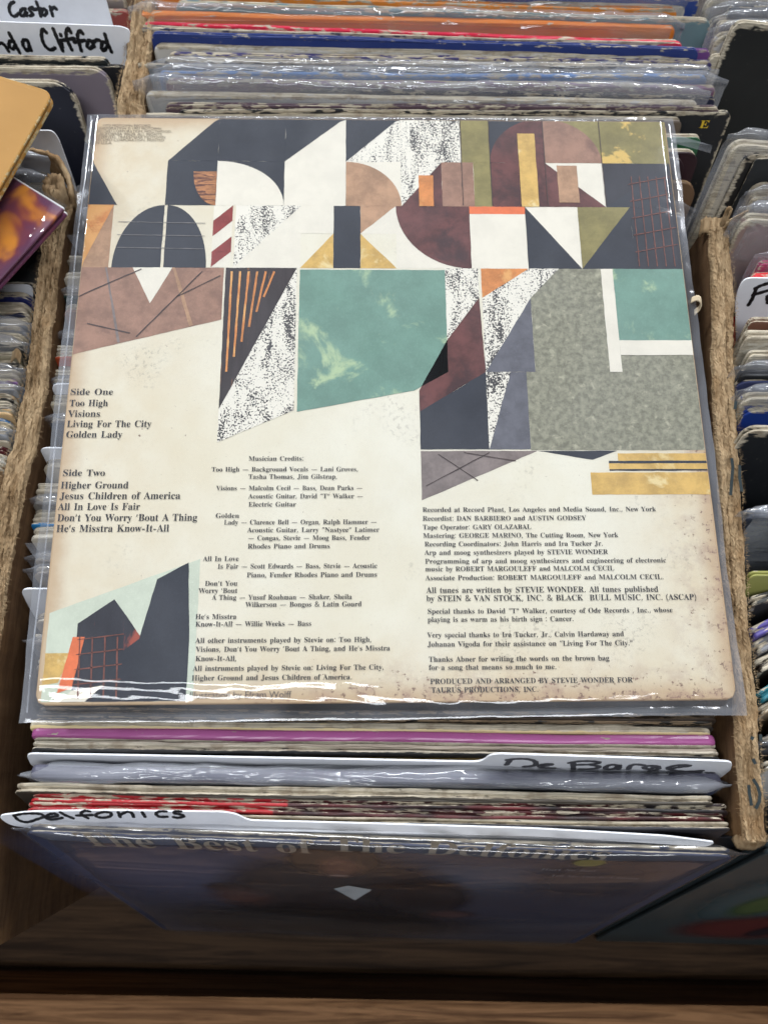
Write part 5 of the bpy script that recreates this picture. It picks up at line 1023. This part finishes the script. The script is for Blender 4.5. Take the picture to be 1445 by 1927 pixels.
# ------------------------------------------------------------------ records behind the album (back box)
BACK = 'records standing behind the flat album'
back = [  # left end, right end, z, thickness, colour, kind, wear, remnant, film, label, extra
    ((362, 204), (1350, 207), -.006, .0034, rgb(28, 30, 36), 'open', .0032, .44, False, 'black jacket with a yellow letter at its right end, behind the album', {}),
    ((366, 195), (1300, 199), -.005, .0030, rgb(88, 70, 80), 'open', .003, .5, False, 'thin dark mauve jacket directly behind the black jacket with the yellow letter', {}),
    ((292, 173), (1296, 189), -.005, .0050, rgb(178, 176, 172), 'spine', .003, .4, True, 'pale grey record in shiny crumpled film behind the album, reaching the left box wall', dict(rise=.007)),
    ((360, 158), (1300, 178), -.006, .0028, rgb(40, 44, 66), 'open', .003, .52, False, 'thin dark navy jacket between the pale grey and the mauve sleeved records', {}),
    ((332, 148), (1328, 160), -.004, .0050, rgb(112, 78, 104), 'spine', .0035, .46, True, 'mauve-purple record in clear film with a purple face at its right end', dict(rise=.006)),
    ((322, 134), (1308, 142), -.004, .0040, rgb(74, 124, 184), 'spine', .0025, .5, True, 'bright blue record in clear film behind the mauve one', dict(rise=.006)),
    ((292, 121), (1245, 132), -.005, .0030, rgb(52, 74, 78), 'open', .003, .4, False, 'thin dark teal jacket with a cream rubbed line behind the bright blue record', {}),
    ((345, 109), (1302, 125), -.004, .0034, rgb(32, 30, 32), 'open', .0035, .4, False, 'black jacket with chipped cream edge, in front of the violet-navy one', {}),
    ((352, 99), (1306, 113), -.004, .0032, rgb(58, 54, 104), 'open', .003, .46, False, 'violet-navy chipped jacket just in front of the thick white-edged record', {}),
    ((324, 80), (1276, 100), -.004, .0058, rgb(196, 192, 186), 'spine', .003, .3, False, 'thick white-edged record with rounded corners behind the album', dict(rc=.006)),
    ((366, 69), (1290, 92), -.004, .0026, rgb(112, 70, 130), 'open', .0025, .55, False, 'thin purple jacket right behind the thick white-edged record', {}),
    ((288, 60), (1312, 90), .000, .0034, rgb(30, 50, 112), 'open', .0022, .6, False, 'navy blue jacket whose face shows at both ends beside the white-edged record', {}),
    ((292, 50), (1250, 76), -.004, .0040, rgb(50, 52, 74), 'open', .004, .38, False, 'cream and navy rubbed jacket edge in front of the red line', {}),
    ((292, 41), (1262, 78), -.004, .0036, rgb(190, 34, 62), 'spine', .0025, .58, False, 'thin crimson red record spine in front of the orange one', dict(gl=.3)),
    ((292, 21), (1240, 46), -.004, .0066, rgb(214, 122, 46), 'spine', .002, .62, True, 'thick bright orange record spine in clear film', dict(rise=.003, gl=.3)),
    ((368, 3), (1302, 34), -.002, .0040, rgb(108, 134, 138), 'open', .003, .42, False, 'grey-teal jacket with a worn white edge behind the orange spine', dict(rc=.006)),
    ((300, -14), (1242, 14), -.002, .0044, rgb(210, 128, 50), 'open', .003, .5, False, 'orange jacket at the top edge behind the grey-teal one', dict(rc=.005)),
    ((360, -26), (1222, 4), -.002, .0050, rgb(190, 184, 176), 'spine', .003, .4, True, 'pale grey record at the very top of the picture behind the orange jackets', {}),
    ((330, -42), (1290, -8), .002, .0040, rgb(38, 62, 128), 'open', .003, .5, False, 'blue jacket corner at the top edge right of the pale grey record', {}),
    ((300, -60), (1300, -30), .002, .0050, rgb(120, 70, 56), 'open', .003, .5, False, 'reddish brown jacket at the very top edge right of the back box wall', {}),
]
E_M = None
for i, (L, R, z, t, c, k, w_, rem, fl, lab, ex) in enumerate(back):
    o, j, M = record(lab, L, R, z, t, c, k, wear=w_, remnant=rem, film=fl, fmat=film_mat(.20, 1.0, .06, (8, 40, 40)), group=BACK, seed=400 + i * 11, rough=1.5, fy=None, **ex)
    if i == 0:
        a = to_face(M, 1313, 240, -.0018); b = to_face(M, 1331, 240, -.0018); tp = to_face(M, 1316, 226, -.0018)
        text_curve_mesh([("E", a.x, b.x, a.z, abs(tp.z - a.z))], 'printed_text', plain('yellow_ink', rgb(222, 186, 52), .4), j, -.0023, plane='xz')
# two rubbed ends to the right of the album, and the white torn tape
RIGHT = 'record ends beside the upper right corner of the album'
record('cream rubbed layers right below the yellow letter', (330, 217), (1283, 222), -.007, .006, rgb(96, 84, 74), wear=.010, remnant=.2, anchor='R', group=RIGHT, rough=2, seed=720)
record('cream record end with a green face beside the upper right corner of the album', (340, 246), (1320, 254), -.007, .005, rgb(40, 92, 62), wear=.010, remnant=.25, anchor='R', group=RIGHT, rough=2, seed=727)
record('cream rounded record end with a dark maroon face, right of the olive printed field', (330, 280), (1317, 284), -.008, .005, rgb(46, 26, 34), wear=.008, remnant=.25, anchor='R', group=RIGHT, rough=2, seed=731, rc=.008)
record('chipped dark maroon record end just left of the large black cover', (330, 288), (1291, 293), -.008, .006, rgb(42, 24, 32), wear=.006, remnant=.3, anchor='R', group=RIGHT, rough=2, seed=737, rc=.008)
record('brown-edged jacket standing against the inner right side of the box, near the album corner', (330, 330), (1314, 340), -.016, .004, rgb(110, 84, 62), wear=.006, remnant=.4, anchor='R', group=RIGHT, rough=2.5, seed=741, rc=.01, paper=rgb(178, 146, 110))
record('pale crumpled record end next to the navy printed field at the right', (340, 398), (1288, 402), -.017, .005, rgb(170, 172, 178), wear=.006, remnant=.3, anchor='R', group=RIGHT, rough=2.5, seed=745, film=True)

# ------------------------------------------------------------------ upper left box: cards and leaning jackets
c1, M1 = card('white card with a marker word, rearmost at the upper left corner', (0, -30), (195, -22), .010, [(-120, -60), (185, -60), (195, -20), (213, 46), (232, 120), (-120, 120)], group='handwritten cards at the upper left')
STR_C = [[(150, 20), (115, 40), (100, 90), (120, 150), (160, 170), (200, 140)], [(270, 90), (230, 100), (215, 150), (250, 165), (280, 120), (285, 165)], [(345, 75), (310, 95), (330, 125), (350, 150), (320, 165)],
         [(385, 20), (410, 90), (430, 170)], [(350, 100), (440, 90)], [(455, 95), (440, 140), (470, 160), (495, 120), (465, 90)], [(530, 70), (555, 165)], [(535, 110), (570, 75), (595, 95)]]
ribbon('marker_writing', strokes_on(M1, STR_C, (0, 0), 5.558, -.0005), .0019, M_MARK, c1, None, 'y', -.0006)
c2, M2 = card('white card with two large marker words, front one at the upper left corner', (0, 40), (240, 51), .004, [(-120, 36), (100, 44), (228, 49), (246, 56), (240, 130), (232, 190), (-120, 190)], group='handwritten cards at the upper left')
STR_L = [[(-60, 420), (-20, 540)], [(-30, 460), (20, 450), (60, 480), (95, 535)], [(150, 430), (110, 430), (100, 480), (140, 510), (170, 470)], [(100, 345), (150, 440), (210, 550)], [(290, 420), (250, 420), (245, 470), (290, 530), (310, 480), (290, 420)], [(290, 420), (320, 500), (330, 525)],
         [(490, 340), (450, 305), (440, 380), (470, 470), (530, 520), (580, 500)], [(560, 300), (610, 420), (660, 530)], [(640, 420), (660, 490)], [(638, 360), (642, 372)], [(745, 340), (720, 295), (695, 340), (710, 420), (755, 520)], [(660, 420), (780, 400)],
         [(870, 350), (840, 320), (815, 370), (830, 440), (855, 530)], [(780, 440), (890, 420)], [(930, 420), (915, 480), (950, 505), (980, 460), (950, 425), (930, 420)], [(970, 430), (990, 485)], [(980, 440), (1020, 415), (1050, 425)],
         [(1120, 450), (1080, 440), (1065, 500), (1090, 525), (1130, 480)], [(1100, 355), (1130, 450), (1170, 540)]]
ribbon('marker_writing', strokes_on(M2, STR_L, (0, 0), 5.558, -.0005), .0021, M_MARK, c2, None, 'y', -.0006)
UL = 'jackets leaning in the upper left box'
record('black glossy jacket with a thin cream top right in front of the two-word card', (-800, 92), (205, 108), -.002, .0036, rgb(30, 34, 36), wear=.002, remnant=.4, group=UL, anchor='R', fy=None, rc=.005, gl=.25)
record('plain black jacket standing left of the back box wall behind the lilac one', (-800, 118), (238, 122), -.004, .0030, rgb(28, 29, 34), wear=.0012, remnant=.5, group=UL, anchor='R', fy=None, rc=.004)
record('lilac-grey jacket with a cream worn border and rounded corner at the upper left', (-800, 121), (203, 127), -.002, .0040, rgb(128, 118, 128), wear=.0042, remnant=.2, group=UL, anchor='R', fy=None, rc=.010)
record('dark navy jacket with a rounded cream corner in front of the lilac one', (-800, 146), (136, 151), .002, .0042, rgb(24, 26, 40), wear=.0042, remnant=.2, group=UL, anchor='R', fy=None, rc=.013)
record('reddish jacket far behind the white cards at the top', (-800, 15), (245, 18), -.012, .004, rgb(140, 62, 54), wear=.003, remnant=.5, group=UL, anchor='R', fy=None, rc=.004)
record('grey jacket corner behind the rearmost white card', (-800, -12), (236, -8), -.010, .004, rgb(120, 112, 110), wear=.004, remnant=.4, group=UL, anchor='R', fy=None, rc=.005)
card('blank white card with a rounded corner standing among the navy jacket and torn flaps', (0, 246), (110, 246), .0, [(-60, 244), (100, 245), (112, 262), (140, 340), (150, 380), (-60, 380)], group='blank white cards')
record('clear-sleeved grey record end between the blank white card and the purple-orange cover', (-800, 309), (86, 313), -.006, .006, rgb(160, 156, 150), 'spine', wear=.004, remnant=.4, film=True, fmat=film_mat(.4, .8, .10, (20, 40, 40)), group=UL, anchor='R')
record('crumpled sleeved record end under the edge of the purple-orange cover', (-800, 342), (88, 346), -.010, .006, rgb(150, 142, 128), 'spine', wear=.006, remnant=.3, film=True, fmat=film_mat(.4, .9, .10, (30, 40, 40)), group=UL, anchor='R')
# two covers lying loose over the left box
def flat_cover(label, corner, a, b, z, t, mat, w=S, rc=.004, tilt=None):
    """cover lying with its corner at a photo point and two edges running towards photo points a and b"""
    o = on(*corner, z); da = (on(*a, z) - o).normalized(); up_ = Vector((0, 0, 1)); db = up_.cross(da)
    if db.dot(on(*b, z) - o) < 0: db = -db
    # local: x along edge da reversed.. upper edge (z=0) runs along da
    ex = da; ez = -db
    ey = ez.cross(ex)
    M = Matrix((ex, ey, ez)).transposed().to_4x4()
    M = Matrix.Translation(o + da * w / 2) @ M
    if (M.to_3x3() @ Vector((0, -1, 0))).z < 0:
        M = M @ Matrix.Scale(-1, 4, Vector((0, 1, 0)))
    V, Fc = slab_mesh(w, w, t, rc, 'open', 77, .6)
    if M.to_3x3().determinant() < 0:
        M = M @ Matrix.Scale(-1, 4, Vector((0, 1, 0))); V = [(x, -y, zz) for x, y, zz in V]
    ob = mesh_obj('record', V, Fc, mat, None, False, M); tag(ob, label, 'record', 'covers lying loose over the left box')
    return ob, M
gold = jacket_mat(rgb(162, 118, 52), .0012, rgb(206, 186, 140), .5, None, .6, .7, 3)
flat_cover('plain mustard-gold glossy cover lying loose over the upper left box', (106, 180), (0, 147), (0, 372), .030, .0050, gold, rc=.006)
def flame_mat():
    m, nt, b = nmat('purple_orange_print'); n = N(nt); o = n.obj()
    f = n.noise(n.scale(o, (1, 1, 1), (.02, 0, .05)), 30, 3, .5, .6)
    c = n.mix(n.ramp(f, .46, .60), rgb(104, 52, 84), rgb(150, 62, 50)); c = n.mix(n.ramp(f, .52, .62), c, rgb(228, 146, 50)); c = n.mix(n.ramp(f, .62, .74), c, rgb(244, 206, 110))
    x, y, z = n.sep(o)
    c = n.mix(n.ramp(z, -.0016, -.0008), c, rgb(232, 232, 232))
    n.lk(c, b.inputs['Base Color']); b.inputs['Roughness'].default_value = .35
    return m
pc, M_PC = flat_cover('purple and orange cover in creased shrink wrap lying at the left edge', (127, 397), (20, 331), (0, 556), .012, .0060, flame_mat(), rc=.001)
def wrap_sheet():
    V, Fc = [], []
    n_ = 90; a = wav(811, 1); b = wav(815, 1)
    corner_x = -S / 2; s = 1 if abs((M_PC.inverted() @ on(127, 397, .012)).x + S / 2) < .05 else -1
    yf = -.0030 if (M_PC.to_3x3() @ Vector((0, -1, 0))).z > 0 else .0030
    sg = -1 if yf < 0 else 1
    for i in range(n_ + 1):
        for k in range(n_ + 1):
            x = -S / 2 - .001 + (S + .002) * i / n_; z = .001 - (S + .002) * k / n_
            xx = (x + S / 2) if s > 0 else (S / 2 - x)
            ang = math.atan2(-z + .004, xx + .004); rad = math.hypot(xx, z)
            fold = math.sin(ang * 34 + 2 * a(rad)) * math.exp(-((ang - .9) / .55) ** 2) * min(1, rad / .02) * .0011
            V.append((x, yf + sg * (.0007 + abs(fold) + .0002 * b(x + z)), z))
    for i in range(n_):
        for k in range(n_): Fc.append((i * (n_ + 1) + k, (i + 1) * (n_ + 1) + k, (i + 1) * (n_ + 1) + k + 1, i * (n_ + 1) + k + 1))
    return mesh_obj('shrink_wrap', V, Fc, film_mat(.03, .15, .05, (60, 60, 60)), pc, True)
wrap_sheet()

# ------------------------------------------------------------------ left box: right ends of its records
LEFT = 'record ends standing left of the left box wall'
left = [(532, 66, .005, rgb(40, 42, 48), False, 'dark record end just below the purple-orange cover'), (556, 60, .004, rgb(34, 40, 96), False, 'record end with a deep blue face left of the left box wall'),
        (574, 54, .006, rgb(150, 140, 124), False, 'torn cream record end below the deep blue one'), (587, 54, .004, rgb(30, 34, 56), False, 'thin navy record end, second below the deep blue one'),
        (598, 54, .004, rgb(196, 184, 162), False, 'clean cream record end above the wide grey sleeve'), (612, 52, .007, rgb(140, 142, 148), True, 'wide grey record in dull film left of the left box wall'),
        (633, 46, .004, rgb(180, 168, 146), False, 'cream record end below the wide grey sleeve'), (648, 44, .006, rgb(56, 56, 54), True, 'dark record in shiny film above the small board scrap'),
        (664, 38, .005, rgb(128, 120, 100), False, 'khaki-grey record end beside the small board scrap'), (682, 38, .005, rgb(60, 58, 56), False, 'black and white chipped record end below the board scrap'),
        (698, 36, .006, rgb(170, 162, 148), True, 'pale sleeved record end above the violet one'), (713, 33, .004, rgb(150, 116, 170), False, 'violet record end left of the left box wall'),
        (727, 34, .005, rgb(150, 152, 156), True, 'grey film-covered record end below the violet one'), (740, 30, .0045, rgb(206, 168, 120), False, 'orange-cream record end, second below the violet one'),
        (752, 29, .004, rgb(32, 32, 32), False, 'black record end below the orange-cream one'), (762, 27, .004, rgb(130, 124, 116), False, 'mid grey record end above the pale orange edge'),
        (772, 24, .004, rgb(210, 176, 130), False, 'pale orange record edge above the blue one'), (783, 22, .005, rgb(64, 106, 148), False, 'mid blue record end left of the left box wall'),
        (797, 20, .004, rgb(198, 186, 162), False, 'cream record end below the mid blue one'), (812, 18, .006, rgb(150, 152, 156), True, 'shiny sleeved record end, second below the mid blue one'),
        (826, 17, .004, rgb(190, 178, 156), False, 'cream record end above the dark red one'), (841, 14, .004, rgb(84, 26, 34), False, 'dark red record end at the left edge'),
        (858, 12, .006, rgb(206, 202, 192), False, 'white record end at the left edge below the dark red one'), (878, 8, .005, rgb(140, 110, 80), False, 'brown record end at the left edge, lowest in its box')]
for i, (py, px, t, c, fl, lab) in enumerate(left):
    record(lab, (px - 900, py - 4), (px, py), -.012, t, c, 'open', wear=.0035, remnant=.42, rc=.003 + .004 * (i * 7 % 4) / 3, film=fl, fmat=film_mat(.22, .8, .10, (8, 40, 40)), rise=.004, group=LEFT, anchor='R', rough=2.4, fy=.42, seed=1300 + i * 7)
card('white card edge below the purple-orange cover in the left box', (-200, 534), (64, 537), -.010, [(-200, 533), (64, 536), (62, 580), (-200, 580)], group='blank white cards')

# ------------------------------------------------------------------ right box: left ends of its records
RB = 'records standing right of the right box wall'
def rrec(label, u, v, z, t, c, **k):
    k['rc'] = min(k.get('rc', .003), .0065); k.setdefault('rough', 1.8); k.setdefault('fy', None if k.get('wear', 0) >= .004 else .42)
    record(label, (u, v), (u + 1000, v + k.pop('sl', 10)), z, t, c, k.pop('kind', 'open'), anchor='L', group=RB, seed=1700 + v, **k)
rrec('pale grey-beige sleeved record at the upper right corner', 1330, -6, .0, .006, rgb(168, 160, 150), film=True, wear=.004, remnant=.3, rc=.006)
rrec('dark slate record behind the sleeves at the upper right corner', 1372, 12, .002, .004, rgb(52, 56, 68), wear=.003, remnant=.5)
rrec('sleeved black record with a chipped rounded corner left of the large black cover', 1338, 30, -.004, .005, rgb(34, 38, 40), wear=.006, remnant=.35, rc=.014, film=True)
rrec('grey-mauve sleeved record above the white strip at the upper right', 1352, 40, .0, .005, rgb(150, 142, 146), wear=.003, remnant=.3, film=True)
rrec('white-edged sleeved record directly behind the large black cover', 1346, 62, .0, .006, rgb(206, 204, 206), wear=.006, remnant=.25, film=True, rc=.008)
rrec('cream and tan worn jacket with its left side showing behind the large black cover', 1336, 102, -.004, .004, rgb(188, 176, 152), wear=.010, remnant=.3, rc=.004)
rrec('large plain black cover with frayed cream edges at the upper right', 1364, 84, .002, .0046, rgb(27, 29, 31), wear=.0050, remnant=.25, rc=.006, rough=1.6, roll=math.radians(5))
rrec('thick cream-edged record with rounded corner in front of the large black cover', 1366, 294, .006, .007, rgb(206, 194, 170), wear=.010, remnant=.2, rc=.010, film=True, roll=math.radians(3))
rrec('black chipped jacket nested inside the thick cream-edged record', 1388, 314, .004, .004, rgb(30, 28, 27), wear=.005, remnant=.36, rc=.008, roll=math.radians(3))
rrec('dark jacket with a thin white line right of the torn wall corner', 1408, 322, .004, .003, rgb(38, 40, 42), wear=.0015, remnant=.4, roll=math.radians(3))
rrec('tan worn record with a rounded corner above the brown flap', 1416, 346, .0, .006, rgb(110, 84, 66), wear=.012, remnant=.25, rc=.008)
rrec('sleeved grey record above the brown flap at the right edge', 1412, 366, -.002, .005, rgb(120, 120, 122), wear=.005, remnant=.4, film=True)
rrec('pinkish brown record in crumpled film below the brown flap', 1380, 440, -.004, .007, rgb(148, 126, 118), wear=.004, remnant=.3, film=True, fmat=film_mat(.2, .9, .08, (20, 40, 40)), roll=math.radians(4), rc=.008)
rrec('magenta and grey sleeved jacket behind the red spine', 1428, 492, -.002, .004, rgb(168, 66, 104), wear=.004, remnant=.5, film=True)
rrec('bright red spine just behind the white card with a marker letter', 1416, 515, -.002, .005, rgb(206, 36, 44), kind='spine', wear=.002, remnant=.5)
c3, M3 = card('white card with a large marker letter at the right edge', (1388, 526), (1600, 528), -.001, [(1398, 522), (1600, 526), (1600, 720), (1386, 720), (1382, 560)], group='blank white cards')
STR_F = [[(265, 590), (330, 560), (420, 535)], [(275, 592), (240, 680), (205, 740)], [(245, 650), (395, 605)], [(376, 660), (380, 720)]]
ribbon('marker_writing', strokes_on(M3, STR_F, (1365, 420), 4.8175, -.0005), .0022, M_MARK, c3, None, 'y', -.0006)
rrec('record with a brown woven-pattern face and yellow corner line', 1411, 600, -.001, .004, rgb(110, 74, 60), wear=.003, remnant=.4)
rrec('torn white and cream jacket below the woven-pattern one', 1402, 628, -.001, .006, rgb(206, 200, 186), wear=.010, remnant=.3, rough=2.5)
rrec('grey gatefold with a dark inner line right of the wall', 1410, 664, -.002, .005, rgb(150, 146, 138), wear=.006, remnant=.3)
rrec('thin black spine in film above the navy jacket', 1392, 698, -.002, .004, rgb(36, 37, 38), wear=.001, remnant=.6, film=True)
rrec('mottled navy jacket below the thin black spine', 1387, 712, -.004, .003, rgb(56, 62, 98), wear=.003, remnant=.4, rc=.006)
rrec('cream-edged royal blue jacket in crumpled film', 1396, 744, -.002, .005, rgb(34, 56, 132), wear=.010, remnant=.25, rc=.012, film=True, fmat=film_mat(.25, .9, .08, (20, 40, 40)))
rrec('bright royal blue jacket below the crumpled film at the right', 1400, 772, -.006, .003, rgb(32, 60, 140), wear=.002, remnant=.4, rc=.006)
rrec('cream curled spine over a black cover at the right edge', 1394, 818, .002, .004, rgb(28, 30, 33), wear=.006, remnant=.2, rc=.008, roll=math.radians(2))
rrec('clear crumpled sleeve over a dark blue cover at the right edge', 1404, 968, -.004, .006, rgb(46, 52, 66), wear=.002, remnant=.6, film=True, fmat=film_mat(.3, .9, .06, (25, 40, 40)))
rrec('olive-green strip jacket below the dark blue cover at the right', 1410, 1078, -.008, .004, rgb(150, 150, 86), wear=.002, remnant=.7, sl=-14, lean=math.radians(30))
rrec('dark charcoal jacket edge below the olive strip', 1412, 1128, -.012, .005, rgb(60, 60, 58), wear=.004, remnant=.5, sl=-300)
rrec('violet-blue jacket edge low at the right edge', 1414, 1190, -.010, .005, rgb(84, 74, 140), wear=.004, remnant=.5, sl=-500)
rrec('grey jacket edge below the violet-blue one', 1420, 1218, -.012, .006, rgb(112, 112, 116), wear=.004, remnant=.5, sl=-500)
rrec('brown-black jacket edge above the teal one at the right', 1424, 1252, -.012, .006, rgb(58, 50, 44), wear=.004, remnant=.5, sl=-500)
rrec('teal jacket corner with pale print at the right edge', 1428, 1312, -.010, .005, rgb(34, 110, 124), wear=.002, remnant=.6, sl=-600)
rrec('tan jacket edge below the teal corner at the right', 1430, 1340, -.012, .004, rgb(150, 130, 104), wear=.004, remnant=.4, sl=-600)
rrec('sleeved dark jacket at the right edge beside the wall end', 1434, 1396, -.012, .005, rgb(48, 48, 52), wear=.004, remnant=.5, sl=-300, film=True)
rrec('white jacket corner at the right edge beside the pen arc', 1438, 1440, -.010, .004, rgb(210, 208, 206), wear=.004, remnant=.4, sl=-200)
